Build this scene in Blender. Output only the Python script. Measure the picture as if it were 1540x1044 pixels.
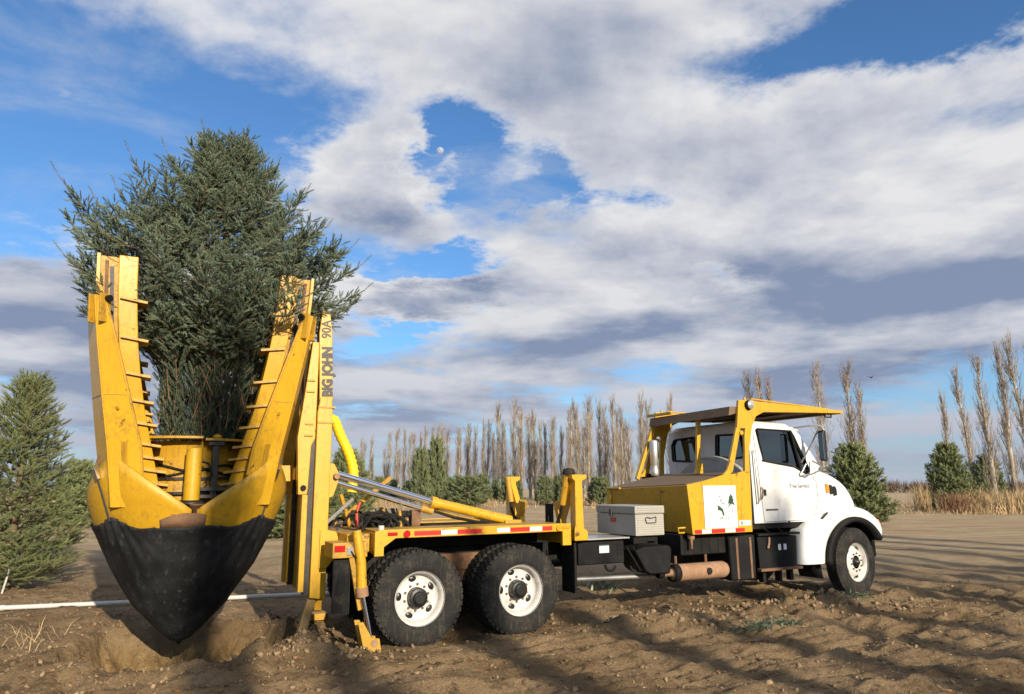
import bpy, bmesh, math, random
import numpy as np
from mathutils import Vector, Matrix
R_ = math.radians
PI = math.pi
scene = bpy.context.scene
for o in list(bpy.data.objects):
    bpy.data.objects.remove(o)
col = scene.collection
rng = np.random.default_rng(7)
random.seed(7)

# ------------------------------------------------------------------ camera, sky, sun, exposure
FPX, HOR, CAMZ = 1060.0, 734.0, 1.79
PITCH = math.atan((HOR - 522) / FPX)
cam = bpy.data.cameras.new('camera'); camo = bpy.data.objects.new('camera', cam); col.objects.link(camo)
cam.sensor_width = 36; cam.lens = FPX / 1540 * 36; cam.clip_start = 0.1; cam.clip_end = 9000
camo.location = (0, 0, CAMZ); camo.rotation_euler = (PI / 2 + PITCH, 0, 0)
scene.camera = camo
scene.render.resolution_x = 1024; scene.render.resolution_y = 694
vs = scene.view_settings
vs.view_transform = 'Standard'; vs.look = 'None'; vs.gamma = 1; vs.use_curve_mapping = False; vs.exposure = 0.42

SUN_EL, SUN_AZ = 19.0, 152.0      # azimuth clockwise from +Y: behind the camera, to the right
sd = Vector((math.sin(R_(SUN_AZ)) * math.cos(R_(SUN_EL)), math.cos(R_(SUN_AZ)) * math.cos(R_(SUN_EL)), math.sin(R_(SUN_EL))))
sl = bpy.data.lights.new('sun', 'SUN'); so = bpy.data.objects.new('sun', sl); col.objects.link(so)
sl.energy = 5.0; sl.angle = R_(0.53); sl.color = (1.0, 0.87, 0.68)
so.rotation_euler = sd.to_track_quat('Z', 'Y').to_euler(); so.location = (20, -40, 30)


def ray(u, v):
    """direction in the world of a pixel of the 1540 x 1044 photograph"""
    x = (u - 770) / FPX; y = (522 - v) / FPX
    return Vector((x, math.cos(PITCH) - y * math.sin(PITCH), math.sin(PITCH) + y * math.cos(PITCH)))


def az_el(u, v):
    r = ray(u, v).normalized()
    return math.atan2(r.x, r.y), math.asin(r.z)


class NT:
    """small helper to write node trees as expressions"""
    def __init__(s, tree): s.t = tree; s.n = tree.nodes; s.l = tree.links
    def new(s, typ, **kw):
        n = s.n.new(typ)
        for k, v in kw.items(): setattr(n, k, v)
        return n
    def inp(s, sock, v):
        if hasattr(v, 'is_output') or isinstance(v, bpy.types.NodeSocket): s.l.new(v, sock)
        else: sock.default_value = v
    def m(s, op, a, b=None, c=None, clamp=False):
        n = s.new('ShaderNodeMath', operation=op); n.use_clamp = clamp
        s.inp(n.inputs[0], a)
        if b is not None: s.inp(n.inputs[1], b)
        if c is not None: s.inp(n.inputs[2], c)
        return n.outputs[0]
    def vm(s, op, a, b=None):
        n = s.new('ShaderNodeVectorMath', operation=op); s.inp(n.inputs[0], a)
        if b is not None: s.inp(n.inputs[1], b)
        return n.outputs[0]
    def sep(s, v):
        n = s.new('ShaderNodeSeparateXYZ'); s.inp(n.inputs[0], v); return n.outputs
    def comb(s, x, y, z):
        n = s.new('ShaderNodeCombineXYZ')
        for i, q in enumerate((x, y, z)): s.inp(n.inputs[i], q)
        return n.outputs[0]
    def noise(s, vec, scale=1.0, detail=4, rough=.5, lac=2.0, dist=0.0, out='Fac'):
        n = s.new('ShaderNodeTexNoise'); s.inp(n.inputs['Vector'], vec)
        n.inputs['Scale'].default_value = scale; n.inputs['Detail'].default_value = detail
        n.inputs['Roughness'].default_value = rough; n.inputs['Lacunarity'].default_value = lac
        n.inputs['Distortion'].default_value = dist
        return n.outputs[out]
    def sstep(s, x, a, b, lo=0.0, hi=1.0):
        n = s.new('ShaderNodeMapRange', interpolation_type='SMOOTHSTEP')
        s.inp(n.inputs[0], x); s.inp(n.inputs[1], a); s.inp(n.inputs[2], b); s.inp(n.inputs[3], lo); s.inp(n.inputs[4], hi)
        return n.outputs[0]
    def mix(s, f, a, b, typ='MIX'):
        n = s.new('ShaderNodeMix', data_type='RGBA', blend_type=typ)
        s.inp(n.inputs[0], f); s.inp(n.inputs[6], a); s.inp(n.inputs[7], b); return n.outputs[2]


world = bpy.data.worlds.new('World'); scene.world = world; world.use_nodes = True
wt = NT(world.node_tree); wt.n.clear()
sky = wt.new('ShaderNodeTexSky', sky_type='NISHITA'); sky.sun_disc = False
sky.sun_elevation = R_(SUN_EL); sky.sun_rotation = R_(SUN_AZ); sky.air_density = 1.0; sky.dust_density = 0.6; sky.ozone_density = 1.5
tc = wt.new('ShaderNodeTexCoord').outputs['Generated']
dirn = wt.vm('NORMALIZE', tc)
# cloud cover by direction: (u, v, a_u, a_v, weight) = more or less cloud around one direction of the sky
CL = [(790, 90, 320, 100, .26), (1370, 250, 400, 150, .32), (540, 265, 120, 75, .34), (1150, 450, 560, 110, .22),
      (70, 440, 200, 70, .30), (640, 440, 105, 34, .34), (330, 600, 500, 60, .16),
      (170, 200, 290, 120, -.40), (70, 125, 62, 20, .30), (670, 235, 72, 50, -.50), (840, 285, 95, 30, -.36), (645, 385, 90, 20, -.34),
      (600, 492, 95, 18, -.36), (1400, 12, 300, 48, -.50), (1085, 410, 50, 16, -.22)]
x, y, z = wt.sep(dirn)
az = wt.m('ARCTAN2', x, y); el = wt.m('ARCSINE', z)
zz = wt.m('ADD', wt.m('MAXIMUM', z, 0.0), 0.11)
pp = wt.comb(wt.m('DIVIDE', x, zz), wt.m('DIVIDE', y, zz), 0.0)
wx, wy, _ = wt.sep(wt.noise(pp, 1.5, 6, .62, 2.2, 0.0, 'Color'))
azw = wt.m('MULTIPLY_ADD', wx, .50, wt.m('SUBTRACT', az, .25))
elw = wt.m('MULTIPLY_ADD', wy, .24, wt.m('SUBTRACT', el, .12))
ae = wt.comb(azw, elw, 0.0)
bias = None
for (u, v, au, av, w) in CL:
    a0, e0 = az_el(u, v)
    n = wt.new('ShaderNodeVectorMath', operation='MULTIPLY_ADD'); wt.inp(n.inputs[0], ae)
    n.inputs[1].default_value = (FPX / au, FPX / av, 0); n.inputs[2].default_value = (-a0 * FPX / au, -e0 * FPX / av, 0)
    ln = wt.new('ShaderNodeVectorMath', operation='DOT_PRODUCT'); wt.l.new(n.outputs[0], ln.inputs[0]); wt.l.new(n.outputs[0], ln.inputs[1])
    g = wt.m('POWER', .368, ln.outputs['Value'])
    bias = wt.m('MULTIPLY_ADD', g, w, .56 if bias is None else bias)
n1 = wt.noise(pp, 1.0, 8, .55, 2.15, .15)
# the same field seen a little higher up: where more cloud stands above, the underside is grey
dup = wt.vm('ADD', dirn, (0.016, 0.0, 0.045)); xu, yu, zu = wt.sep(dup)
zzu = wt.m('ADD', wt.m('MAXIMUM', zu, 0.0), 0.11)
n2 = wt.noise(wt.comb(wt.m('DIVIDE', xu, zzu), wt.m('DIVIDE', yu, zzu), 0.0), 1.0, 6, .50, 2.15, .15)
den = wt.m('MULTIPLY_ADD', wt.m('SUBTRACT', n1, .5), 1.15, bias)
den_up = wt.m('MULTIPLY_ADD', wt.m('SUBTRACT', n2, .5), 1.5, bias)
mask = wt.sstep(den, .43, .67)
rel = wt.m('MULTIPLY', wt.m('SUBTRACT', n2, n1), 2.7)      # top or foot of a billow
thick = wt.m('ADD', wt.m('MULTIPLY_ADD', wt.sstep(den_up, .48, 1.08), .90, wt.sstep(el, .10, .50, .20, .02)), wt.m('MULTIPLY', rel, .9), clamp=True)
ccol = wt.mix(thick, (8.8, 8.8, 8.95, 1), (2.5, 3.15, 4.75, 1))
low = wt.sstep(el, .02, .38)
ccol = wt.mix(low, wt.mix(.40, ccol, (3.1, 3.8, 5.3, 1)), ccol)
nis = wt.mix(1.0, sky.outputs[0], (0.86, 1.36, 1.86, 1), 'MULTIPLY')
cir = wt.noise(wt.vm('MULTIPLY', wt.vm('ADD', pp, (3.1, 8.2, 0.0)), (.9, 1.6, 1.0)), 1.3, 6, .62, 2.1, .6)
nis = wt.mix(wt.m('MULTIPLY', wt.sstep(cir, .48, .74), .36), nis, (6.4, 6.9, 7.8, 1))
skyc = wt.mix(mask, nis, ccol)
hz = wt.sstep(el, 0.02, .17)
skyc = wt.mix(hz, wt.mix(.72, skyc, (4.5, 5.0, 6.3, 1)), skyc)
bg = wt.new('ShaderNodeBackground'); wt.inp(bg.inputs[0], skyc); bg.inputs[1].default_value = 0.068
world.cycles.sampling_method = 'MANUAL'; world.cycles.sample_map_resolution = 256
wo = wt.new('ShaderNodeOutputWorld'); wt.l.new(bg.outputs[0], wo.inputs[0])

# ------------------------------------------------------------------ materials
MATS = {}


def mat(name, base, rough=.5, metal=0.0, spec=.5, coat=0.0):
    m = bpy.data.materials.new(name); m.use_nodes = True
    t = NT(m.node_tree); b = t.n['Principled BSDF']
    b.inputs['Base Color'].default_value = (*base, 1); b.inputs['Roughness'].default_value = rough
    b.inputs['Metallic'].default_value = metal; b.inputs['Specular IOR Level'].default_value = spec
    b.inputs['Coat Weight'].default_value = coat
    MATS[name] = m
    return m, t, b


def worn(name, base, dirt=(.12, .085, .055), amount=.4, rust=0.0, rough=.45, scale=2.5, bump=.15, metal=0.0, coat=0.0, var=.12, spec=.5):
    """paint with shade drift, dust, scratches and chipped rust"""
    m, t, b = mat(name, base, rough, metal, spec, coat)
    oc = t.new('ShaderNodeTexCoord').outputs['Object']
    n1 = t.noise(oc, scale, 6, .6); n2 = t.noise(oc, scale * 9, 5, .65)
    st = t.noise(t.vm('MULTIPLY', oc, (9.0, 9.0, .8)), scale, 5, .6)
    lo = tuple(c * (1 - var) for c in base) + (1,); hi = tuple(min(1, c * (1 + var * .6)) for c in base) + (1,)
    c = t.mix(t.sstep(n1, .3, .7), lo, hi)
    dm = t.m('MULTIPLY', t.sstep(t.m('ADD', t.m('MULTIPLY', n1, .55), t.m('MULTIPLY', n2, .45)), .48, .68), amount)
    dm = t.m('ADD', dm, t.m('MULTIPLY', t.sstep(st, .52, .75), amount * .7), clamp=True)
    c = t.mix(dm, c, (*dirt, 1))
    if rust > 0:
        rm = t.m('MULTIPLY', t.sstep(t.m('ADD', t.m('MULTIPLY', t.noise(oc, scale * 3.2, 8, .7), .7), t.m('MULTIPLY', n1, .3)), .64 - rust * .12, .68 - rust * .12), .9)
        c = t.mix(rm, c, (.10, .045, .02, 1))
    t.inp(b.inputs['Base Color'], c)
    t.inp(b.inputs['Roughness'], t.m('ADD', rough - .1, t.m('MULTIPLY', n2, .25)))
    bp = t.new('ShaderNodeBump'); bp.inputs['Strength'].default_value = bump; bp.inputs['Distance'].default_value = .01
    t.inp(bp.inputs['Height'], t.m('ADD', n2, t.m('MULTIPLY', n1, 1.5))); t.l.new(bp.outputs[0], b.inputs['Normal'])
    return m


worn('yellow', (.58, .325, .012), dirt=(.085, .055, .025), amount=.46, rust=.45, rough=.38, coat=.15)
worn('yellow_dirty', (.46, .255, .016), dirt=(.07, .045, .022), amount=.65, rust=.5, rough=.5, scale=3.5)
worn('yellow_shell', (.54, .30, .012), dirt=(.085, .055, .025), amount=.5, rust=.45, rough=.45, scale=2.0)
worn('white', (.74, .74, .725), dirt=(.34, .30, .24), amount=.34, rough=.25, bump=.03, coat=.5, var=.03)
worn('wheel_white', (.60, .585, .555), dirt=(.22, .175, .13), amount=.62, rust=.3, rough=.45, scale=6, bump=.05)
worn('white_shaded', (.62, .62, .62), dirt=(.3, .27, .23), amount=.4, rough=.45, bump=.05)  # cab white with the rear wall's shade mixed into the colour
worn('black_steel', (.011, .011, .011), dirt=(.055, .043, .03), amount=.4, rough=.6, scale=4, spec=.15)
worn('black_plastic', (.011, .011, .012), dirt=(.04, .034, .028), amount=.35, rough=.65, scale=4, spec=.15)
worn('black_rubber', (.014, .014, .014), dirt=(.08, .065, .05), amount=.5, rough=.8, scale=5, spec=.15)
worn('tyre', (.024, .0235, .023), dirt=(.12, .10, .075), amount=.5, rough=.9, scale=5, bump=.4, spec=.12)
worn('grease', (.012, .010, .008), dirt=(.12, .07, .03), amount=.5, rough=.45, scale=8)
worn('rust', (.30, .17, .095), dirt=(.42, .30, .20), amount=.6, rust=.35, rough=.8, scale=5, bump=.4)
worn('rusty_steel', (.16, .085, .045), dirt=(.28, .17, .08), amount=.6, rough=.85, scale=6, bump=.4)
worn('canopy_brown', (.17, .115, .07), dirt=(.07, .045, .03), amount=.6, rough=.8, scale=4)
worn('box_plastic', (.36, .347, .305), dirt=(.3, .27, .22), amount=.25, rough=.6, scale=3, var=.04)
worn('box_lid', (.34, .328, .29), dirt=(.3, .27, .22), amount=.25, rough=.6, scale=3, var=.04)
worn('aluminium', (.62, .61, .58), dirt=(.3, .27, .22), amount=.3, rough=.38, metal=.8, scale=5)
worn('pipe_white', (.55, .54, .51), dirt=(.36, .29, .2), amount=.5, rough=.5, scale=4)
worn('wood_strut', (.33, .21, .08), dirt=(.14, .09, .05), amount=.6, rough=.8, scale=6)
worn('tied_stem', (.24, .125, .06), dirt=(.10, .06, .035), amount=.6, rough=.85, scale=6)
worn('housing_grey', (.36, .36, .355), dirt=(.2, .18, .15), amount=.4, rough=.6)
worn('concrete_grey', (.36, .35, .33), dirt=(.2, .17, .13), amount=.5, rough=.8)
mat('chrome', (.80, .80, .82), .12, 1.0)
mat('red_tape', (.52, .02, .02), .35)[0]
mat('white_tape', (.70, .70, .70), .35)
mat('red_lamp', (.42, .01, .012), .15, 0, .6, .6)
mat('amber_lamp', (.85, .26, .015), .15, 0, .6, .6)
mat('sign_white', (.72, .73, .74), .4)
mat('sign_green', (.02, .06, .025), .5)
mat('sign_grey', (.25, .27, .28), .5)
mat('letter_black', (.02, .02, .022), .5)
mat('letter_grey', (.06, .06, .065), .5)
mat('bright_yellow', (.85, .58, .012), .4)
mat('red_rubber', (.45, .06, .04), .5)
mat('hub_black', (.012, .012, .012), .35)
mat('mirror_glass', (.7, .72, .75), .04, 1.0)
mat('interior', (.05, .05, .05), .8)
mat('lamp_glass', (.6, .6, .6), .1, .6)
m, t, b = mat('moon', (.55, .56, .58), .9)
t.inp(b.inputs['Base Color'], t.mix(t.sstep(t.noise(t.new('ShaderNodeTexCoord').outputs['Object'], .12, 4, .6), .4, .6), (.30, .34, .40, 1), (.70, .71, .72, 1)))
_o = t.n['Material Output']; _mx = t.new('ShaderNodeMixShader'); _tr = t.new('ShaderNodeBsdfTransparent'); _mx.inputs[0].default_value = .42
t.l.new(_tr.outputs[0], _mx.inputs[1]); t.l.new(b.outputs[0], _mx.inputs[2]); t.l.new(_mx.outputs[0], _o.inputs[0])
mat('bird', (.02, .02, .025), .8)

m = bpy.data.materials.new('glass'); m.use_nodes = True; MATS['glass'] = m
t = NT(m.node_tree); t.n.remove(t.n['Principled BSDF'])
tr = t.new('ShaderNodeBsdfTransparent'); tr.inputs[0].default_value = (.40, .60, .55, 1)  # green tint paints in the reflection of trees on the panes
gl = t.new('ShaderNodeBsdfGlossy'); gl.inputs['Roughness'].default_value = .02; gl.inputs['Color'].default_value = (.85, .95, .95, 1)
fr = t.new('ShaderNodeFresnel'); fr.inputs[0].default_value = 1.5
mx = t.new('ShaderNodeMixShader'); t.inp(mx.inputs[0], t.m('ADD', fr.outputs[0], .12, clamp=True))
t.l.new(tr.outputs[0], mx.inputs[1]); t.l.new(gl.outputs[0], mx.inputs[2]); t.l.new(mx.outputs[0], t.n['Material Output'].inputs[0])

# woven landscape fabric over the root ball
m, t, b = mat('fabric', (.022, .023, .026), .62)
oc = t.new('ShaderNodeTexCoord').outputs['Object']
n1 = t.noise(oc, 2.2, 6, .6); n2 = t.noise(oc, 70, 3, .6); n3 = t.noise(t.vm('MULTIPLY', oc, (6.0, 6.0, 1.2)), 2.5, 6, .65)
c = t.mix(t.sstep(n1, .35, .7), (.010, .0105, .0115, 1), (.028, .029, .031, 1))
c = t.mix(t.m('MULTIPLY', t.sstep(n3, .55, .74), .55), c, (.09, .087, .08, 1))
t.inp(b.inputs['Base Color'], c)
bp = t.new('ShaderNodeBump'); bp.inputs['Strength'].default_value = .5; bp.inputs['Distance'].default_value = .02
t.inp(bp.inputs['Height'], t.m('ADD', t.m('MULTIPLY', n3, 1.4), t.m('MULTIPLY', n2, .25))); t.l.new(bp.outputs[0], b.inputs['Normal'])
b.inputs['Specular IOR Level'].default_value = .2


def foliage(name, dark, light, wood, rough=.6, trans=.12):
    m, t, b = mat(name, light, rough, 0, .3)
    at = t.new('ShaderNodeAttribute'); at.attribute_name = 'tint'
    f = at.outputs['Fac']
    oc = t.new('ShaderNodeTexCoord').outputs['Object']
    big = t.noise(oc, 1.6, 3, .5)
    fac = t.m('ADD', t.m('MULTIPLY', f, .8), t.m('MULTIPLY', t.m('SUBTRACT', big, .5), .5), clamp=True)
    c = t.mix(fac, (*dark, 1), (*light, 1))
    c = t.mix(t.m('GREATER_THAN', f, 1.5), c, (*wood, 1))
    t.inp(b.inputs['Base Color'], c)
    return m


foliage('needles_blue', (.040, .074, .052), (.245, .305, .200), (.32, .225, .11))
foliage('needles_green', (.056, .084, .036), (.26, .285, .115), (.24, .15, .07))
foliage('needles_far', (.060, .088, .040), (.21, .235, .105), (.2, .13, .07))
foliage('dry_grass', (.30, .20, .10), (.58, .43, .23), (.3, .2, .1))
foliage('shrub_brown', (.16, .09, .05), (.34, .20, .11), (.2, .15, .1))
foliage('brown_brush', (.10, .07, .055), (.20, .145, .105), (.2, .15, .1))
worn('bark_spruce', (.15, .10, .065), dirt=(.08, .055, .04), amount=.5, rough=.9, scale=6)
m, t, b = mat('poplar_bark', (.33, .27, .20), .85)
oc = t.new('ShaderNodeTexCoord').outputs['Object']
t.inp(b.inputs['Base Color'], t.mix(t.sstep(t.noise(oc, .9, 5, .6), .35, .65), (.23, .19, .14, 1), (.42, .37, .30, 1)))
m, t, b = mat('poplar_twig', (.36, .28, .19), .85)
t.inp(b.inputs['Base Color'], t.mix(t.sstep(t.noise(t.new('ShaderNodeTexCoord').outputs['Object'], .8, 5, .6), .35, .65), (.20, .155, .11, 1), (.38, .305, .22, 1)))

# soil
m, t, b = mat('soil', (.2, .14, .09), .95, 0, .15)
oc = t.new('ShaderNodeTexCoord').outputs['Object']
x_, y_, z_ = t.sep(oc)
n1 = t.noise(oc, .55, 6, .6); n2 = t.noise(oc, 4.5, 8, .65); n3 = t.noise(oc, 38, 5, .7); n5 = t.noise(oc, 13, 6, .7)
n4 = t.noise(t.vm('MULTIPLY', oc, (1.0, 3.5, 1.0)), 1.1, 6, .65)
c = t.mix(t.sstep(n1, .32, .68), (.21, .140, .072, 1), (.36, .25, .140, 1))
c = t.mix(t.m('MULTIPLY', t.sstep(n2, .50, .68), .75), c, (.085, .054, .030, 1))
c = t.mix(t.m('MULTIPLY', t.sstep(n4, .54, .66), .55), c, (.43, .31, .18, 1))
c = t.mix(t.m('MULTIPLY', t.sstep(n3, .58, .70), .6), c, (.52, .39, .24, 1))
c = t.mix(t.m('MULTIPLY', t.sstep(n3, .36, .28), .8), c, (.060, .040, .026, 1))
far = t.m('MULTIPLY', t.sstep(t.m('MULTIPLY_ADD', t.m('SUBTRACT', n1, .5), 6.0, y_), 10.0, 24.0), .9)
fcol = t.mix(t.sstep(t.noise(t.vm('MULTIPLY', oc, (.3, 1.0, 1.0)), .8, 8, .72), .38, .62), (.38, .275, .165, 1), (.56, .43, .27, 1))
c = t.mix(far, c, fcol)
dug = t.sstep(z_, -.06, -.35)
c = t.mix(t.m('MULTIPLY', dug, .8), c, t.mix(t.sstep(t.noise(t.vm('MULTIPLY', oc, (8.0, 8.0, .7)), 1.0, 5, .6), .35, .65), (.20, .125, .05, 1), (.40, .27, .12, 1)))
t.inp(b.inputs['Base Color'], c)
bp = t.new('ShaderNodeBump'); bp.inputs['Strength'].default_value = 1.0; bp.inputs['Distance'].default_value = .05
t.inp(bp.inputs['Height'], t.m('ADD', t.m('ADD', t.m('MULTIPLY', n2, 1.3), t.m('MULTIPLY', n3, .6)), t.m('MULTIPLY', t.m('ABSOLUTE', t.m('SUBTRACT', n5, .5)), 2.6))); t.l.new(bp.outputs[0], b.inputs['Normal'])
foliage('clod', (.12, .08, .046), (.34, .24, .14), (.2, .15, .1), .95)
foliage('straw', (.30, .20, .10), (.62, .47, .26), (.3, .2, .1))
foliage('leaf_litter', (.14, .06, .025), (.42, .22, .09), (.3, .2, .1))
foliage('weed', (.16, .20, .12), (.40, .46, .33), (.3, .2, .1))

# ------------------------------------------------------------------ mesh helpers


class MB:
    def __init__(s): s.v = []; s.f = []; s.sm = []
    def add(s, vs_, fs, smooth=False):
        n = len(s.v); s.v += [tuple(p) for p in vs_]
        s.f += [tuple(i + n for i in q) for q in fs]; s.sm += [smooth] * len(fs)
        return s
    def hexa(s, p, smooth=False):   # p: 4 bottom, 4 top
        return s.add(p, [(3, 2, 1, 0), (4, 5, 6, 7), (0, 1, 5, 4), (1, 2, 6, 5), (2, 3, 7, 6), (3, 0, 4, 7)], smooth)
    def box(s, x0, x1, y0, y1, z0, z1):
        return s.hexa([(x0, y0, z0), (x1, y0, z0), (x1, y1, z0), (x0, y1, z0), (x0, y0, z1), (x1, y0, z1), (x1, y1, z1), (x0, y1, z1)])
    def beam(s, p, q, w, h, up=(0, 0, 1)):
        p, q = Vector(p), Vector(q); d = (q - p).normalized(); u = Vector(up)
        a = d.cross(u)
        if a.length < 1e-4: a = d.cross(Vector((1, 0, 0)))
        a.normalize(); u = a.cross(d).normalized()
        P = []
        for c in (p, q):
            P += [c - a * w / 2 - u * h / 2, c + a * w / 2 - u * h / 2, c + a * w / 2 + u * h / 2, c - a * w / 2 + u * h / 2]
        return s.hexa(P)
    def prism(s, poly, axis, a, b):
        n = len(poly)
        def P(q, t): return {'y': (q[0], t, q[1]), 'x': (t, q[0], q[1]), 'z': (q[0], q[1], t)}[axis]
        vs_ = [P(q, a) for q in poly] + [P(q, b) for q in poly]
        fs = [tuple(range(n)), tuple(range(2 * n - 1, n - 1, -1))] + [(i, n + i, n + (i + 1) % n, (i + 1) % n) for i in range(n)]
        return s.add(vs_, fs)
    def ringpanel(s, outer, inner, axis, a, b):
        n = len(outer)
        def P(q, t): return {'y': (q[0], t, q[1]), 'x': (t, q[0], q[1])}[axis]
        vs_ = [P(q, a) for q in outer] + [P(q, a) for q in inner] + [P(q, b) for q in outer] + [P(q, b) for q in inner]
        fs = []
        for i in range(n):
            j = (i + 1) % n
            fs += [(i, j, n + j, n + i), (2 * n + j, 2 * n + i, 3 * n + i, 3 * n + j), (j, i, 2 * n + i, 2 * n + j), (n + i, n + j, 3 * n + j, 3 * n + i)]
        return s.add(vs_, fs)
    def tube(s, path, r, n=10, cap=True, smooth=True):
        P = [Vector(p) for p in path]; m_ = len(P)
        rs = r if isinstance(r, (list, tuple)) else [r] * m_
        d0 = (P[1] - P[0]).normalized(); a = d0.orthogonal().normalized()
        vs_ = []
        for i in range(m_):
            d = (P[min(i + 1, m_ - 1)] - P[max(i - 1, 0)]).normalized()
            a = (a - d * a.dot(d)); a = a.normalized() if a.length > 1e-6 else d.orthogonal().normalized()
            b_ = d.cross(a)
            for k in range(n):
                an = 2 * PI * k / n; vs_.append(P[i] + (a * math.cos(an) + b_ * math.sin(an)) * rs[i])
        fs = [(i * n + k, i * n + (k + 1) % n, (i + 1) * n + (k + 1) % n, (i + 1) * n + k) for i in range(m_ - 1) for k in range(n)]
        s.add(vs_, fs, smooth)
        if cap:
            s.add([vs_[k] for k in range(n)], [tuple(range(n - 1, -1, -1))]); s.add([vs_[(m_ - 1) * n + k] for k in range(n)], [tuple(range(n))])
        return s
    def cyl(s, p, q, r, n=16): return s.tube([p, q], r, n)
    def lathe(s, prof, c, axis='y', n=32, smooth=True, a0=0, a1=2 * PI):
        full = abs(a1 - a0 - 2 * PI) < 1e-6; cnt = n if full else n + 1
        vs_ = []
        for (r, h) in prof:
            for k in range(cnt):
                an = a0 + (a1 - a0) * k / n; x, y = r * math.cos(an), r * math.sin(an)
                vs_.append({'y': (c[0] + x, c[1] + h, c[2] + y), 'z': (c[0] + x, c[1] + y, c[2] + h), 'x': (c[0] + h, c[1] + x, c[2] + y)}[axis])
        fs = []
        for i in range(len(prof) - 1):
            for k in range(n):
                j = (k + 1) % cnt
                fs.append((i * cnt + k, i * cnt + j, (i + 1) * cnt + j, (i + 1) * cnt + k))
        return s.add(vs_, fs, smooth)
    def mesh(s, name):
        me = bpy.data.meshes.new(name); me.from_pydata(s.v, [], s.f)
        me.polygons.foreach_set('use_smooth', s.sm); me.update(); return me
    def build(s, name, mt, parent=None, bevel=0.0, seg=2, solid=0.0, fix=True, smooth_angle=None, loc=None):
        me = s.mesh(name)
        if fix:
            bm = bmesh.new(); bm.from_mesh(me); bmesh.ops.recalc_face_normals(bm, faces=bm.faces); bm.to_mesh(me); bm.free()
        me.materials.append(MATS[mt] if isinstance(mt, str) else mt)
        o = bpy.data.objects.new(name, me); col.objects.link(o)
        if parent: o.parent = parent
        if loc: o.location = loc
        if solid:
            q = o.modifiers.new('solid', 'SOLIDIFY'); q.thickness = abs(solid); q.offset = 0
        if bevel:
            q = o.modifiers.new('bevel', 'BEVEL'); q.width = bevel; q.segments = seg; q.limit_method = 'ANGLE'; q.angle_limit = R_(35); q.harden_normals = True
            me.polygons.foreach_set('use_smooth', [True] * len(me.polygons))
        return o


def tag(o, label, cat, group=None):
    o['label'] = label; o['category'] = cat
    if group: o['group'] = group
    return o


def empty(name, loc=(0, 0, 0), rot=(0, 0, 0)):
    o = bpy.data.objects.new(name, None); col.objects.link(o); o.location = loc; o.rotation_euler = rot; o.empty_display_size = .2
    return o


def obj_copy(o, parent=None, loc=None):
    c = o.copy(); col.objects.link(c); c.parent = parent
    if loc: c.location = loc
    return c


def copy_tree(o, parent=None):
    c = o.copy(); col.objects.link(c); c.parent = parent
    for ch in list(o.children): copy_tree(ch, c)
    return c


def np_mesh(name, V, F, mt, tint=None, smooth=False):
    """V (n,3), F (m,k) with one face size"""
    me = bpy.data.meshes.new(name); V = np.asarray(V, np.float32); F = np.asarray(F, np.int32)
    k = F.shape[1]
    me.vertices.add(len(V)); me.vertices.foreach_set('co', V.ravel())
    me.loops.add(F.size); me.loops.foreach_set('vertex_index', F.ravel())
    me.polygons.add(len(F)); me.polygons.foreach_set('loop_start', np.arange(0, F.size, k, dtype=np.int32))
    me.polygons.foreach_set('loop_total', np.full(len(F), k, np.int32))
    if smooth: me.polygons.foreach_set('use_smooth', np.ones(len(F), bool))
    if tint is not None:
        a = me.attributes.new('tint', 'FLOAT', 'POINT'); a.data.foreach_set('value', np.asarray(tint, np.float32))
    me.update(calc_edges=True)
    if mt: me.materials.append(MATS[mt])
    return me


def link_mesh(name, me, parent=None, loc=None):
    o = bpy.data.objects.new(name, me); col.objects.link(o)
    if parent: o.parent = parent
    if loc is not None: o.location = loc
    return o


def text_obj(name, body, size, mt, parent, loc, rot, ext=.003, scale=(1, 1, 1), bold=0.0, align='CENTER'):
    cu = bpy.data.curves.new(name, 'FONT'); cu.body = body; cu.size = size; cu.extrude = ext; cu.offset = bold
    cu.align_x = align; cu.align_y = 'CENTER'; cu.resolution_u = 3
    o = bpy.data.objects.new(name + '_tmp', cu); col.objects.link(o)
    bpy.context.view_layer.update()
    me = bpy.data.meshes.new_from_object(o.evaluated_get(bpy.context.evaluated_depsgraph_get()))
    bpy.data.objects.remove(o)
    me.name = name; me.materials.clear(); me.materials.append(MATS[mt])
    n = bpy.data.objects.new(name, me); col.objects.link(n); n.parent = parent; n.location = loc; n.rotation_euler = rot; n.scale = scale
    return n


# value noise for shaping ground and folds
_L = np.random.default_rng(3).random((256, 256))


def vnoise(x, y):
    xi = np.floor(x).astype(int); yi = np.floor(y).astype(int); fx = x - xi; fy = y - yi
    fx = fx * fx * (3 - 2 * fx); fy = fy * fy * (3 - 2 * fy)
    a = _L[xi % 256, yi % 256]; b = _L[(xi + 1) % 256, yi % 256]; c = _L[xi % 256, (yi + 1) % 256]; d = _L[(xi + 1) % 256, (yi + 1) % 256]
    return (a * (1 - fx) + b * fx) * (1 - fy) + (c * (1 - fx) + d * fx) * fy - .5


def fbm(x, y, o=4):
    s = 0; a = 1.0
    for i in range(o):
        s = s + a * vnoise(x * 2 ** i + 17.3 * i, y * 2 ** i + 9.1 * i); a *= .5
    return s


# ------------------------------------------------------------------ truck frame in the world
TH = R_(27.0); O3 = Vector((-1.664, 9.734, 0)); SLOPE = .0083
Dx, Dy = math.cos(TH), math.sin(TH)
CS = -2.44       # spade axis, metres behind the rear axle


def to_local(x, y): return (x - O3.x) * Dx + (y - O3.y) * Dy, -(x - O3.x) * Dy + (y - O3.y) * Dx
def to_world(s, w): return O3.x + Dx * s - Dy * w, O3.y + Dy * s + Dx * w


PIT = to_world(CS, 0.05)


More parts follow.
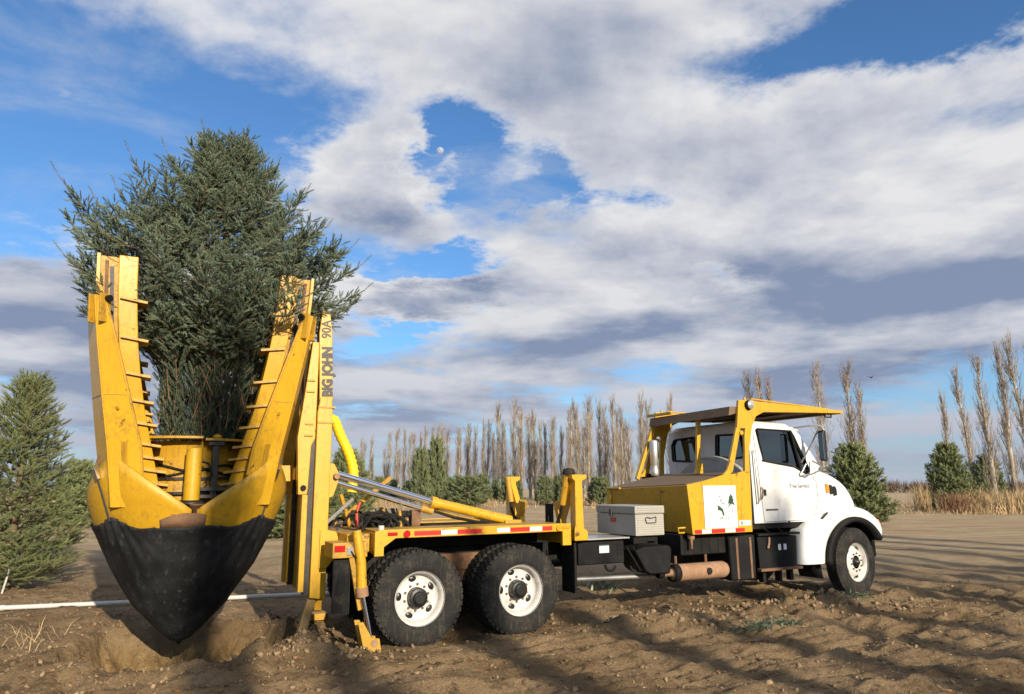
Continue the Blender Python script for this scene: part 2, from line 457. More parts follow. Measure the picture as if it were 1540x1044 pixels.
def ground_z(x, y):
    x = np.asarray(x, float); y = np.asarray(y, float)
    s = (x - O3.x) * Dx + (y - O3.y) * Dy; w = -(x - O3.x) * Dy + (y - O3.y) * Dx
    near = 1 / (1 + np.exp((np.hypot(x * .8, y - 8) - 16) / 3.0))
    z = .13 * fbm(x * .35 + 5, y * .35 + 3, 3) + near * (.10 * fbm(x * 1.1, y * 1.4, 4) + .060 * fbm(x * 3.7, y * 4.6, 4) + .022 * np.abs(fbm(x * 13, y * 15, 2)))
    # wheel ruts and windrows along the truck's way
    rut = np.exp(-((np.abs(w) - 1.0) / .30) ** 2) * (s > -1) * (s < 30)
    z = z - .05 * rut * near + near * .055 * (np.abs(fbm(s * .5 + 7, w * 2.6, 4)) * 2 - .5) * (w < -1.4)
    pt = np.clip(((x + 9.6) * 6.7 + (y - 10.30) * 2.22) / 49.8, 0, 1); pd = np.hypot(x - (-9.6 + 6.7 * pt), y - (10.30 + 2.22 * pt))
    k = np.exp(-(pd / .35) ** 2); z = z * (1 - k)
    # level under the tyres
    for (ss, ww) in ((0, -1.05), (1.34, -1.05), (0, 1.05), (1.34, 1.05), (7.70, -1.05), (7.70, 1.05)):
        k = np.exp(-(((s - ss) / .42) ** 2 + ((w - ww) / .42) ** 2) ** 2)
        z = z * (1 - k) + k * .0
    z = z + SLOPE * np.clip(s, 0, 8) * near
    # printed tyre tracks in front of the truck
    for (wc_, am) in ((-3.3, .25), (-5.15, .25), (-2.35, -.2)):
        dw = w - (wc_ + am * np.sin(s * .45 + wc_)); tr_ = np.clip((.17 - np.abs(dw)) / .03, 0, 1) * near
        z = z - tr_ * (.030 - .016 * (np.sin(2 * PI * s / .13 + np.abs(dw) * 22) > .1)) + .022 * np.exp(-((np.abs(dw) - .21) / .05) ** 2) * near * (1 + vnoise(s * 5, w * 5))
    # ploughed lumps beside the front wheel and below the tank
    z = z + .13 * np.exp(-((s - 5.9) / 1.1) ** 2 - ((w + 1.75) / .28) ** 2) * (1 + 1.4 * vnoise(s * 6, w * 6))
    z = z + .15 * np.exp(-((s - 3.1) / .9) ** 2 - ((w + 1.55) / .30) ** 2) * (1 + 1.2 * vnoise(s * 5 + 3, w * 5))
    # mound thrown up between the pit and the outrigger
    z = z + .20 * np.exp(-((s + 1.15) / .42) ** 2 - ((w + 1.25) / .5) ** 2) * (1 + 1.0 * vnoise(s * 6 + 9, w * 6))
    # dug pit: a cone with grooved sides and a low spoil rim
    dx = x - PIT[0]; dy = y - PIT[1]; r = np.hypot(dx, dy); an = np.arctan2(dy, dx)
    rr = r * (1 + .06 * np.sin(an * 4 + .8) + .05 * np.sin(an * 9))
    z = z + .085 * np.exp(-((rr - 1.42) / .20) ** 2) * (1 + 1.6 * vnoise(an * 7 + 20, r * 4))
    z = z + .07 * fbm(x * 8 + 3, y * 8, 4) * np.exp(-((rr - 1.4) / .38) ** 2)
    pit = np.clip((1.26 - rr) / 1.26, 0, 1)
    wall = -1.15 * np.where(pit > 0, pit ** .62, 0) + (.030 * np.sin(an * 38 + 2 * np.sin(an * 5)) + .10 * fbm(an * 9 + 30, r * 5, 4)) * (pit > 0.03) * (pit < .75)
    z = np.where(pit > 0, z * (1 - np.clip(pit * 5, 0, 1)) + wall, z)
    return z


def axis_coords(lo, hi, step, far_lo, far_hi, g=1.16):
    c = list(np.arange(lo, hi, step)); a = []; b = []
    s_ = step; p = lo
    while p > far_lo: s_ *= g; p -= s_; a.append(p)
    s_ = step; p = c[-1]
    while p < far_hi: s_ *= g; p += s_; b.append(p)
    return np.array(a[::-1] + c + b)


gx = axis_coords(-9.0, 10.5, .028, -4000, 4000, 1.12); gy = axis_coords(4.6, 13.5, .028, -400, 5000, 1.12)
X, Y = np.meshgrid(gx, gy); Z = ground_z(X, Y)
nx, ny = len(gx), len(gy)
idx = np.arange(nx * ny).reshape(ny, nx)
F = np.stack([idx[:-1, :-1], idx[:-1, 1:], idx[1:, 1:], idx[1:, :-1]], -1).reshape(-1, 4)
g = link_mesh('ground', np_mesh('ground', np.stack([X, Y, Z], -1).reshape(-1, 3), F, 'soil', smooth=True)); g['kind'] = 'structure'

# ------------------------------------------------------------------ the tree spade truck (local: x forward, y to the far side, z up)
T = empty('tree_spade_truck', O3, (0, -math.atan(SLOPE), TH))
tag(T, 'white and yellow tree spade truck holding a spruce upright in its yellow blades', 'truck')

# ---- wheels
WR = .525


def tyre_mesh(front=False):
    m = MB(); hw = .135
    LUGS = ((-hw + .022, -hw + .075, 0, .495), (-.052, -.004, .5, .50), (.004, .052, .0, .50), (hw - .075, hw - .022, .5, .495)) if not front else ((-hw + .03, -.055, 0, .50), (-.048, -.004, .5, .50), (.004, .048, .0, .50), (.055, hw - .03, .5, .50))
    prof = [(.292, -hw + .02), (.30, -hw + .004), (.36, -hw - .006), (.43, -hw - .004), (.475, -hw + .008), (.502, -hw + .03), (.507, -hw + .045),
            (.507, hw - .045), (.502, hw - .03), (.475, hw - .008), (.43, hw + .004), (.36, hw + .006), (.30, hw - .004), (.292, hw - .02), (.292, -hw + .02)]
    m.lathe(prof, (0, 0, 0), 'y', 56)
    N = 46 if not front else 64
    for k in range(N):
        a = 2 * PI * k / N
        for (y0, y1, off, r0) in LUGS:
            an = a + off * 2 * PI / N; da = 2 * PI / N * (.36 if not front else .44); P = []
            for (rr, cut) in ((r0, 0), (WR, .012)):
                for (sa, yy) in ((-1, y0 + (cut if y0 < -.1 else 0)), (1, y0 + (cut if y0 < -.1 else 0)), (1, y1 - (cut if y1 > .1 else 0)), (-1, y1 - (cut if y1 > .1 else 0))):
                    sk = .05 * (yy) / hw
                    P.append((rr * math.cos(an + sa * da + sk), yy, rr * math.sin(an + sa * da + sk)))
            m.hexa(P)
    return m


def rim_mesh(front):
    m = MB()
    if front:   # disc standing out near the face
        prof = [(.292, -.118), (.308, -.128), (.312, -.118), (.296, -.105), (.268, -.085), (.262, -.02), (.245, -.012), (.225, -.05), (.19, -.085), (.15, -.094), (.10, -.094)]
    else:       # outer dual: disc set deep behind the lip
        prof = [(.292, -.118), (.308, -.128), (.312, -.118), (.296, -.10), (.268, -.085), (.258, -.02), (.250, .012), (.225, .030), (.18, .026), (.14, .018), (.09, .018)]
    m.lathe(prof, (0, 0, 0), 'y', 48)
    return m


tm = tyre_mesh()
tyre_o = tm.build('tyre', 'tyre', T, fix=True)
front_tyre = tyre_mesh(True).mesh('tyre'); front_tyre.materials.append(MATS['tyre'])
rim_rear = rim_mesh(False).mesh('rim'); rim_rear.materials.append(MATS['wheel_white'])
rim_front = rim_mesh(True).mesh('rim'); rim_front.materials.append(MATS['wheel_white'])
hub = MB().lathe([(0, -.13), (.055, -.13), (.068, -.122), (.074, -.085), (.10, -.08), (.108, -.07), (.108, .0), (.115, .03)], (0, 0, 0), 'y', 20, False)
hub_rear = hub.mesh('hub'); hub_rear.materials.append(MATS['hub_black'])
hub = MB().lathe([(0, -.15), (.03, -.15), (.036, -.14), (.058, -.125), (.07, -.10), (.078, -.088)], (0, 0, 0), 'y', 20)
hub_front = hub.mesh('hub'); hub_front.materials.append(MATS['hub_black'])
hole = MB().lathe([(0, -.004), (.030, -.004), (.034, .004)], (0, 0, 0), 'y', 14).mesh('dark_hole_disc'); hole.materials.append(MATS['hub_black'])  # dark disc on the rim, the shade of an open hole as colour
nut = MB().lathe([(0, -.026), (.011, -.026), (.014, -.02), (.014, 0)], (0, 0, 0), 'y', 6, smooth=False).mesh('lug_nut'); nut.materials.append(MATS['rusty_steel'])


def place_wheel(first, s, w, rot, steer, front, spin, full=True):
    o = tyre_o if first else obj_copy(tyre_o, T)
    if front: o.data = front_tyre
    o.location = (s, w, .517); o.rotation_euler = (0, 0, rot + steer); o.scale = (1.055, 1.0, 1.055)
    if not full: return
    r = link_mesh('rim', rim_front if front else rim_rear, o)
    link_mesh('hub', hub_front if front else hub_rear, o)
    for k in range(5):
        a = spin + 2 * PI * k / 5; rr = .205 if not front else .215
        h = link_mesh('dark_hole_disc', hole, o, (rr * math.cos(a), .026 if not front else -.062, rr * math.sin(a)))
        h.scale = (1.05, 1, 1.4); h.rotation_euler = (0, -a, 0)
    for k in range(10):
        a = spin + 2 * PI * (k + .5) / 10; rr = .142 if not front else .135
        link_mesh('lug_nut', nut, o, (rr * math.cos(a), .018 if not front else -.094, rr * math.sin(a)))


k0 = True
for s in (0.0, 1.34):
    s += .05; place_wheel(k0, s, -1.085, 0, 0, False, .5 + s, True); k0 = False
    place_wheel(False, s, -.775, 0, 0, False, 0, False)
    place_wheel(False, s, 1.085, PI, 0, False, .3, True)
    place_wheel(False, s, .775, 0, 0, False, 0, False)
place_wheel(False, 7.70, -1.06, 0, R_(6), True, 1.1, True)
place_wheel(False, 7.70, 1.06, PI, R_(6), True, .2, True)

# ---- chassis
for y in (-.43, .43):
    MB().box(-1.0, 8.35, y - .04, y + .04, .78, 1.02).build('chassis_rail', 'black_steel', T, bevel=.006)
for s in (0.0, 1.34):
    MB().cyl((s, -.98, WR), (s, .98, WR), .075, 14).lathe([(0, -.24), (.10, -.22), (.19, -.1), (.21, 0), (.19, .1), (.10, .22), (0, .24)], (s, 0, WR), 'y', 18).build('rear_axle', 'rusty_steel', T)
MB().cyl((7.70, -.95, WR - .03), (7.70, .95, WR - .03), .06, 12).build('front_axle', 'black_steel', T)
MB().cyl((1.4, .05, .62), (5.6, .05, .78), .055, 12).build('drive_shaft', 'black_steel', T)
for y in (-.52, .52):
    MB().prism([(-.15, .66), (.12, .60), (1.22, .60), (1.5, .66), (1.0, .74), (.67, .92), (.34, .74)], 'y', y - .05, y + .05).build('spring_pack', 'rusty_steel', T, bevel=.008)
for i, (s0, s1) in enumerate(((-.1, .1), (.6, .75), (1.25, 1.45))):
    MB().box(s0, s1, -.40, .40, .80, .98).build('cross_member', 'rusty_steel', T, bevel=.006)
MB().box(.05, 1.3, -.60, -.52, .74, .95).build('suspension_plate', 'rusty_steel', T, bevel=.01)

# ---- rear deck above the tandem wheels
DZ = 1.315
for sgn in (-1, 1):
    y0, y1 = (-1.225, -1.165) if sgn < 0 else (1.165, 1.225)
    MB().prism([(-.52, 1.02), (-.41, 1.02), (-.41, 1.12), (-.27, 1.215), (2.0, 1.215), (2.0, 1.035), (2.13, 1.035), (2.13, DZ), (-.46, DZ), (-.52, DZ - .03)], 'y', y0, y1).build('deck_rail', 'yellow', T, bevel=.006)
    a, b_ = (-1.165, -.52) if sgn < 0 else (.52, 1.165)
    MB().box(-.5, 2.12, a, b_, 1.285, 1.305).build('deck_plate', 'yellow_dirty', T)
    MB().box(-.45, 2.05, a + .02, b_, 1.20, 1.284).build('fender_well', 'black_rubber', T, bevel=.01)
MB().box(-.52, -.40, -1.16, 1.16, 1.04, 1.28).build('rear_cross_beam', 'yellow_dirty', T, bevel=.01)
MB().box(2.02, 2.13, -1.16, 1.16, 1.06, 1.28).build('front_cross_beam', 'yellow_dirty', T, bevel=.01)
MB().box(-.40, 2.02, -.50, .50, 1.03, 1.20).build('bed_frame', 'black_steel', T, bevel=.01)
MB().box(-.80, -.53, -1.05, 1.05, 1.06, 1.27).build('rear_block', 'yellow_dirty', T, bevel=.012)
ty = -1.2275
for (a, b_, c_) in ((-.045, .295, 'red_tape'), (.295, .505, 'white_tape'), (.505, .835, 'red_tape'), (1.045, 1.225, 'white_tape'), (1.225, 1.51, 'red_tape'), (1.51, 1.69, 'white_tape'), (1.69, 1.84, 'red_tape')):
    MB().box(a, b_, ty - .0015, ty + .0035, 1.235, 1.288).build('reflective_tape', c_, T)
MB().box(-.37, -.25, ty - .014, ty + .004, 1.245, 1.285).build('red_marker_lamp', 'red_lamp', T, bevel=.012)
MB().cyl((-.14, ty - .02, 1.262), (-.14, ty + .004, 1.262), .042, 18).build('red_round_lamp', 'red_lamp', T, bevel=.008)
MB().cyl((1.935, ty - .02, 1.262), (1.935, ty + .004, 1.262), .036, 18).build('amber_round_lamp', 'amber_lamp', T, bevel=.008)
MB().box(1.995, 2.10, ty - .012, ty + .004, 1.246, 1.282).build('amber_marker_lamp', 'amber_lamp', T, bevel=.01)
for s in (2.19,):
    MB().box(s - .008, s + .008, -1.2, -.88, .42, 1.06).build('mud_flap', 'black_rubber', T)
    MB().cyl((s, -1.21, .46), (s, -1.21, 1.06), .022, 8).build('flap_rod', 'black_steel', T)

# ---- transport cradle in front of the deck
for (yc, sg) in ((-1.10, 1), (.85, -1)):
    p = MB().prism([(2.22, 1.08), (2.43, 1.08), (2.43, 1.20), (2.37, 1.24), (2.355, 1.86), (2.43, 1.90), (2.43, 1.95), (2.20, 1.95), (2.20, 1.90), (2.245, 1.86), (2.24, 1.3), (2.22, 1.22)], 'y', yc - .07, yc + .07).build('cradle_post', 'yellow', T, bevel=.008)
    MB().beam((2.29, yc + sg * .05, 1.86), (2.29, yc + sg * .42, 1.24), .09, .07).build('cradle_brace', 'yellow', T, bevel=.008)
    MB().beam((2.27, yc + sg * .46, 1.58), (2.27, yc + sg * .30, 1.22), .10, .09).build('cradle_stop', 'yellow_dirty', T, bevel=.01)
    MB().tube([(2.2, yc + sg * .10, 1.84), (2.19, yc + sg * .16, 1.66), (2.19, yc + sg * .22, 1.45), (2.2, yc + sg * .36, 1.28)], .022, 8).build('hydraulic_hose', 'black_rubber', T)
    MB().cyl((2.2, yc + sg * .08, 1.93), (2.2, yc + sg * .20, 1.55), .045, 12).build('latch_cylinder', 'yellow_dirty', T)
MB().lathe([(0, 0), (.085, 0), (.09, .02), (.075, .075), (.03, .09), (0, .09)], (2.24, -1.02, 1.95), 'z', 16).build('rubber_cap', 'black_rubber', T)
MB().cyl((2.25, -.45, 1.20), (2.25, -.45, 1.55), .06, 14).build('rubber_stop', 'black_rubber', T)
MB().box(2.22, 2.42, -1.0, 1.0, 1.08, 1.20).build('cradle_beam', 'yellow_dirty', T, bevel=.01)

# ---- boom cylinders, hose and valve gear
pA, pB, pC = Vector((-.80, -.46, 1.965)), Vector((.47, -.46, 1.60)), Vector((1.62, -.46, 1.335))
MB().cyl(pA, pB, .044, 16).build('chrome_rod', 'chrome', T)
c = MB().cyl(pB, pC, .066, 18); c.cyl(pB - (pC - pB).normalized() * .03, pB + (pC - pB).normalized() * .05, .078, 18)
c.build('cylinder_barrel', 'yellow', T)
q = Vector((0, 0, -.105))
MB().cyl(pA + q, pB + q + Vector((-.15, 0, .03)), .033, 14).build('chrome_rod', 'chrome', T)
c = MB().cyl(pB + q + Vector((-.16, 0, .03)), pB + q + Vector((.0, 0, -.01)), .045, 14); c.build('guide_collar', 'yellow_dirty', T)
MB().tube([pB + q + Vector((0, 0, 0)), pB + q + Vector((.3, 0, -.1)), pB + q + Vector((.62, 0, -.16)), pC + Vector((-.25, 0, -.03))], .018, 8).build('hydraulic_hose', 'black_rubber', T)
MB().tube([pB + q + Vector((0, .05, .03)), pB + q + Vector((.3, .05, -.06)), pB + q + Vector((.7, .05, -.15))], .014, 8).build('steel_line', 'yellow_dirty', T)
MB().box(1.5, 1.75, -.55, .55, 1.20, 1.345).build('cylinder_foot', 'yellow_dirty', T, bevel=.01)
path = []
hp = [Vector(p) for p in ((-.90, .25, 2.62), (-.72, .28, 2.72), (-.60, .3, 2.50), (-.47, .3, 2.24), (-.40, .3, 1.98), (-.42, .3, 1.72))]
for i in range(len(hp) - 1):
    for k in range(8):
        tt = k / 8; p0 = hp[max(i - 1, 0)]; p1 = hp[i]; p2 = hp[i + 1]; p3 = hp[min(i + 2, len(hp) - 1)]
        path.append(.5 * ((2 * p1) + (p2 - p0) * tt + (2 * p0 - 5 * p1 + 4 * p2 - p3) * tt ** 2 + (3 * p1 - p0 - 3 * p2 + p3) * tt ** 3))
MB().tube(path, [.062 + .012 * (i % 2) for i in range(len(path))], 14).build('hose_sleeve', 'bright_yellow', T)
MB().beam((-.62, -.1, 1.42), (.06, .1, 1.93), .04, .05).build('control_lever', 'yellow_dirty', T, bevel=.004)
MB().beam((-.92, -.45, 1.37), (-.55, -.3, 1.66), .03, .04).build('white_bracket_arm', 'aluminium', T, bevel=.004)
MB().beam((-.70, -.25, 1.72), (-.55, -.2, 1.30), .035, .045).build('valve_link', 'yellow_dirty', T, bevel=.004)
rr_ = random.Random(4)
for i in range(34):
    a = Vector((rr_.uniform(-.75, .25), rr_.uniform(-.75, .6), 1.29)); b2 = a + Vector((rr_.uniform(-.35, .45), rr_.uniform(-.25, .25), rr_.uniform(-.02, .08)))
    m1 = (a + b2) / 2 + Vector((rr_.uniform(-.1, .1), 0, rr_.uniform(.10, .42)))
    pts = [a * (1 - q_) ** 2 + m1 * 2 * q_ * (1 - q_) + b2 * q_ ** 2 for q_ in np.linspace(0, 1, 9)]
    MB().tube([tuple(p) for p in pts], rr_.choice((.014, .018, .022)), 7).build('hydraulic_hose', rr_.choice(('black_rubber',) * 6 + ('yellow_dirty',)), T)
sp = [(-.35 + .0125 * i, -.35 + .006 * math.sin(i), 1.44 + .015 * math.sin(i * .2)) for i in range(44)]
MB().tube(sp, [.046 if i % 3 else .034 for i in range(44)], 10).build('ribbed_hose', 'black_rubber', T)
MB().box(.20, .32, -.42, -.28, 1.30, 1.50).build('valve_block', 'rusty_steel', T, bevel=.01)
MB().box(-.30, .15, -.30, .10, 1.27, 1.38).build('valve_bank', 'black_steel', T, bevel=.01)
MB().tube([(-.52, -.42, 1.30), (-.53, -.42, 1.50), (-.49, -.42, 1.62)], .02, 8).build('red_hose', 'red_rubber', T)
MB().cyl((-.42, -1.13, 1.29), (-.42, -1.13, 1.36), .035, 12).build('grease_cup', 'pipe_white', T)
for i in range(5):
    MB().cyl((-.2 + i * .07, -.25, 1.38), (-.23 + i * .07, -.22, 1.53), .009, 6).build('valve_handle', 'black_steel', T)

# ---- outrigger at the rear corner
MB().box(-1.0, -.60, -1.22, -.80, 1.02, 1.19).build('outrigger_bracket', 'yellow_dirty', T, bevel=.01)
MB().box(-.98, -.86, -1.232, -1.218, 1.09, 1.16).build('rear_red_lamp', 'red_lamp', T, bevel=.004)
MB().box(-.84, -.77, -1.235, -1.218, 1.05, 1.14).build('rear_white_lamp', 'lamp_glass', T, bevel=.006)
MB().tube([(-.80, -1.22, 1.10), (-.74, -1.26, 1.02), (-.70, -1.24, 1.16), (-.76, -1.22, 1.30), (-.66, -1.15, 1.40)], .014, 7).build('hydraulic_hose', 'black_rubber', T)
MB().prism([(-.98, .44), (-.80, .42), (-.80, 1.0), (-.98, 1.0)], 'y', -1.19, -1.175).build('mud_flap', 'black_rubber', T)
MB().box(-.80, -.785, -1.2, -1.17, .42, 1.0).build('flap_edge', 'black_steel', T)
MB().tube([(-.74, -1.24, 1.32), (-.68, -1.25, .98), (-.66, -1.25, .66)], [.05, .055, .058], 14).build('outrigger_barrel', 'yellow', T)
MB().cyl((-.665, -1.25, .70), (-.65, -1.25, .60), .07, 14).build('barrel_gland', 'rust', T)
MB().cyl((-.66, -1.25, .64), (-.545, -1.27, .10), .028, 14).build('outrigger_rod', 'chrome', T)
for y in (-1.34, -1.17):
    MB().prism([(-.72, .34), (-.66, .34), (-.56, .17), (-.47, .15), (-.44, -.04), (-.62, -.04), (-.66, .10)], 'y', y - .012, y + .012).build('foot_cheek', 'yellow_dirty', T, bevel=.004)
MB().cyl((-.53, -1.36, .11), (-.53, -1.15, .11), .04, 12).build('foot_pin', 'rust', T)
MB().box(-.66, -.42, -1.37, -1.14, -.05, -.005).build('foot_pad', 'yellow_dirty', T, bevel=.006)
MB().beam((-.78, -1.2, 1.02), (-.66, -1.2, .45), .05, .06).build('outrigger_leg', 'yellow_dirty', T, bevel=.005)
MB().beam((-1.04, -.48, .58), (-1.20, -.62, .10), .10, .08, (0, 1, 0)).build('rear_prop', 'wood_strut', T, bevel=.006)
MB().box(-1.30, -1.10, -.72, -.52, .06, .11).build('prop_foot', 'wood_strut', T, bevel=.006)
MB().beam((-.75, .6, 1.1), (-.6, 1.25, .12), .1, .1).build('outrigger_leg', 'yellow_dirty', T, bevel=.005)
MB().box(-.72, -.48, 1.13, 1.37, -.03, .06).build('foot_pad', 'yellow_dirty', T, bevel=.006)

# ---- mast
for sg in (-1, 1):
    ya, yb = (-.62, -.42) if sg < 0 else (.42, .62)
    MB().prism([(-1.11, .53), (-.925, .50), (-.925, 2.72), (-.94, 2.9), (-1.08, 2.9), (-1.11, 2.72)], 'y', ya, yb).build('mast_column', 'yellow', T, bevel=.012)
    MB().prism([(-1.09, 2.86), (-.925, 2.86), (-.965, 3.72), (-1.00, 3.98), (-1.10, 4.02), (-1.13, 3.72)], 'y', ya + .02, yb - .02).build('mast_head', 'yellow', T, bevel=.01)
    MB().box(-1.105, -.895, ya - .012, yb + .012, 2.58, 2.60).build('mast_collar', 'yellow_dirty', T)
    MB().box(-1.105, -.895, ya - .012, yb + .012, 2.77, 2.79).build('mast_collar', 'yellow_dirty', T)
    MB().box(-1.175, -1.112, ya + .06, yb - .03, .56, 3.6).build('mast_slot', 'grease', T)
    MB().box(-1.245, -1.178, ya + .02, yb - .05, .60, 1.72).build('slide_rail', 'yellow', T, bevel=.008)
    MB().prism([(-1.29, 1.72), (-1.18, 1.72), (-1.16, 2.3), (-1.115, 2.4), (-1.115, 3.6), (-1.2, 3.6), (-1.26, 3.0), (-1.33, 2.4)], 'y', ya + .04, yb - .04).build('carriage_arm', 'yellow', T, bevel=.01)
    MB().prism([(-.925, 2.10), (-.86, 2.09), (-.80, 1.97), (-.81, 1.86), (-.86, 1.70), (-.925, 1.67)], 'y', ya + .07, ya + .13).build('cylinder_lug', 'yellow', T, bevel=.006)
    MB().prism([(-.925, 1.30), (-.83, 1.28), (-.80, 1.20), (-.80, 1.02), (-.93, .86), (-1.02, .86), (-1.02, 1.30)], 'y', ya - .02, ya - .003).build('hinge_plate', 'yellow', T, bevel=.005)
    MB().box(-.92, -.53, ya + .04, yb - .04, 1.06, 1.26).build('hinge_arm', 'yellow_dirty', T, bevel=.01)
MB().cyl((-.84, -.62, 1.94), (-.84, .62, 1.94), .035, 12).build('hinge_pin', 'rust', T)
for z in (.66, 2.2, 2.66):
    MB().box(-1.08, -.95, -.42, .42, z, z + .12).build('mast_cross_tie', 'yellow_dirty', T, bevel=.01)
MB().box(-1.30, -1.18, -.36, .36, 1.9, 2.05).build('carriage_beam', 'yellow', T, bevel=.01)
MB().box(-1.85, -1.30, -.16, .16, 1.88, 2.08).build('carriage_arm', 'yellow', T, bevel=.01)
for z in (2.42, 2.56, 2.96, 3.1):
    MB().box(-1.25, -1.15, -.60, -.585, z, z + .02).build('bracket', 'yellow_dirty', T)
MB().cyl((-1.235, -.60, 1.80), (-1.235, -.52, 1.80), .035, 12).build('slide_pin', 'black_steel', T)
text_obj('mast_lettering', 'BIG JOHN', .17, 'letter_black', T, (-1.005, -.605, 3.23), (PI / 2, -PI / 2 + R_(-2.4), 0), .003, (.84, 1, 1), .010)
text_obj('mast_lettering', '90A', .165, 'letter_black', T, (-1.04, -.605, 3.77), (PI / 2, -PI / 2 + R_(-3), 0), .003, (.86, 1, 1), .002)

# ---- spade: four curved blades with upright spines, slide towers and the ring
PR = [(-.02, .0), (.075, .0), (.10, .05), (.24, .205), (.5, .45), (.93, .72), (1.42, .965), (1.75, 1.085), (2.2, 1.17), (3, 1.2)]


def RZ(z): return float(np.interp(z, [p[0] for p in PR], [p[1] for p in PR]))


def pv(a, b, phi, r):
    th = math.atan2(b, a) + phi
    return CS + r * math.cos(th), r * math.sin(th)


rib_mesh = MB().box(-.135, .135, -.15, .15, -.013, .013).mesh('rib'); rib_mesh.materials.append(MATS['yellow_dirty'])
for (a, b_) in ((-1, -1), (1, -1), (-1, 1), (1, 1)):
    # curved blade shell
    m = MB(); nA, nZ = 22, 16; vs_ = []
    for i in range(nA + 1):
        phi = R_(-43.5 + 87.0 * i / nA); top = 1.585 + .58 * (1 - (abs(phi) / R_(43.5)) ** 1.0)
        for k in range(nZ + 1):
            z = .10 + (top - .10) * k / nZ; x, y = pv(a, b_, phi, RZ(z) + .0); vs_.append((x, y, z))
    m.add(vs_, [(i * (nZ + 1) + k, (i + 1) * (nZ + 1) + k, (i + 1) * (nZ + 1) + k + 1, i * (nZ + 1) + k + 1) for i in range(nA) for k in range(nZ)], True)
    blade = m.build('blade', 'yellow_shell', T, solid=.022, fix=False)
    # V-folded spine
    ur = Vector((a, b_, 0)).normalized(); ut = Vector((-a, b_, 0)).normalized()
    if b_ > 0: ut = -ut
    c25, s25 = math.cos(R_(31)), math.sin(R_(31))
    d1 = ut * c25 - ur * s25; d2 = -ut * c25 - ur * s25
    zs = [1.62, 1.95, 2.25, 2.7, 3.3, 3.62, 3.80]; rd = [1.10, 1.165, 1.225, 1.335, 1.47, 1.535, 1.565]
    w1 = [.18, .30, .30, .25, .165, .11, .06]; w2 = [.20, .46, .52, .48, .42, .38, .30]
    vs_ = []
    for z, r, p1, p2 in zip(zs, rd, w1, w2):
        rg = Vector((CS, 0, z)) + ur * r
        vs_ += [rg + d1 * p1, rg, rg + d2 * p2]
    m = MB(); m.add(vs_, [(i * 3 + k, i * 3 + k + 1, i * 3 + k + 4, i * 3 + k + 3) for i in range(len(zs) - 1) for k in (0, 1)])
    sp_ = m.build('spine', 'yellow', blade, solid=.026, fix=False)
    # rim fold along the inner edge, coloured darker as the gap's shade
    m = MB(); pts = [tuple(Vector((CS, 0, z)) + ur * r + d1 * p1 - ur * .01) for z, r, p1 in zip(zs[1:], rd[1:], w1[1:])]
    m.tube(pts, .018, 6); m.build('edge_fold_shade', 'yellow_dirty', blade)
    m = MB(); m.tube([tuple(Vector((CS, 0, z)) + ur * (r + .014)) for z, r in zip(zs, rd)], .010, 6); m.build('ridge_weld', 'yellow', blade)
    for (z0_, z1_, f0) in ((1.80, 2.30, .52), (2.62, 2.66, .5)):
        q0 = Vector((CS, 0, z0_)) + ur * (float(np.interp(z0_, zs, rd)) + .012) + d1 * float(np.interp(z0_, zs, w1)) * f0; q1 = Vector((CS, 0, z1_)) + ur * (float(np.interp(z1_, zs, rd)) + .012) + d1 * float(np.interp(z1_, zs, w1)) * f0
        m = MB(); m.beam(q0, q1, .09 if z1_ - z0_ > .2 else .05, .02, tuple(ur)); m.build('stiffener', 'yellow_dirty', blade, bevel=.004)
    m = MB(); zz_ = 2.78; rg_ = Vector((CS, 0, zz_)) + ur * (float(np.interp(zz_, zs, rd)) + .014)
    m.beam(rg_ + d1 * float(np.interp(zz_, zs, w1)), rg_, .006, .012, tuple(ur)); m.beam(rg_ + d2 * float(np.interp(zz_, zs, w2)), rg_, .006, .012, tuple(ur)); m.build('weld_seam', 'yellow_dirty', blade)
    # clevis with pin at the head
    tp = Vector((CS, 0, 3.74)) + ur * 1.50
    for k in (-1, 1):
        cc = tp + ut * .075 * k
        m = MB(); m.beam(cc - Vector((0, 0, .22)), cc + Vector((0, 0, .08)) + ur * .02, .022, .13, tuple(ur)); m.build('clevis', 'yellow_dirty', blade, bevel=.004)
    MB().cyl(tuple(tp - ut * .13 + Vector((0, 0, .03))), tuple(tp + ut * .13 + Vector((0, 0, .03))), .036, 12).build('clevis_pin', 'black_steel', blade)
    MB().cyl(tuple(tp + Vector((0, 0, .02))), tuple(tp + Vector((0, 0, -1.3)) - ur * .30), .045, 12).build('blade_cylinder', 'black_steel', blade)
    # side gusset low on the shell
    x, y = pv(a, b_, R_(-24 * a * -b_), 1.12)
    # slide tower
    zt = [1.72, 2.0, 2.3, 2.65, 3.0, 3.3, 3.65, 4.0, 4.31]; rt = [.60, .69, .80, .925, 1.02, 1.085, 1.14, 1.18, 1.20]
    m = MB()
    ring_pts = []
    for z, r in zip(zt, rt):
        p = Vector((CS, 0, z)) + ur * r
        hx, hy = .095, .11
        ring_pts.append([(p.x - hx, p.y - hy, z), (p.x + hx, p.y - hy, z), (p.x + hx, p.y + hy, z), (p.x - hx, p.y + hy, z)])
    vs_ = [q for rr in ring_pts for q in rr]; n = len(zt)
    fs = [(i * 4 + k, i * 4 + (k + 1) % 4, (i + 1) * 4 + (k + 1) % 4, (i + 1) * 4 + k) for i in range(n - 1) for k in range(4)] + [(3, 2, 1, 0), tuple((n - 1) * 4 + k for k in range(4))]
    m.add(vs_, fs); tower = m.build('slide_tower', 'yellow', T, bevel=.012)
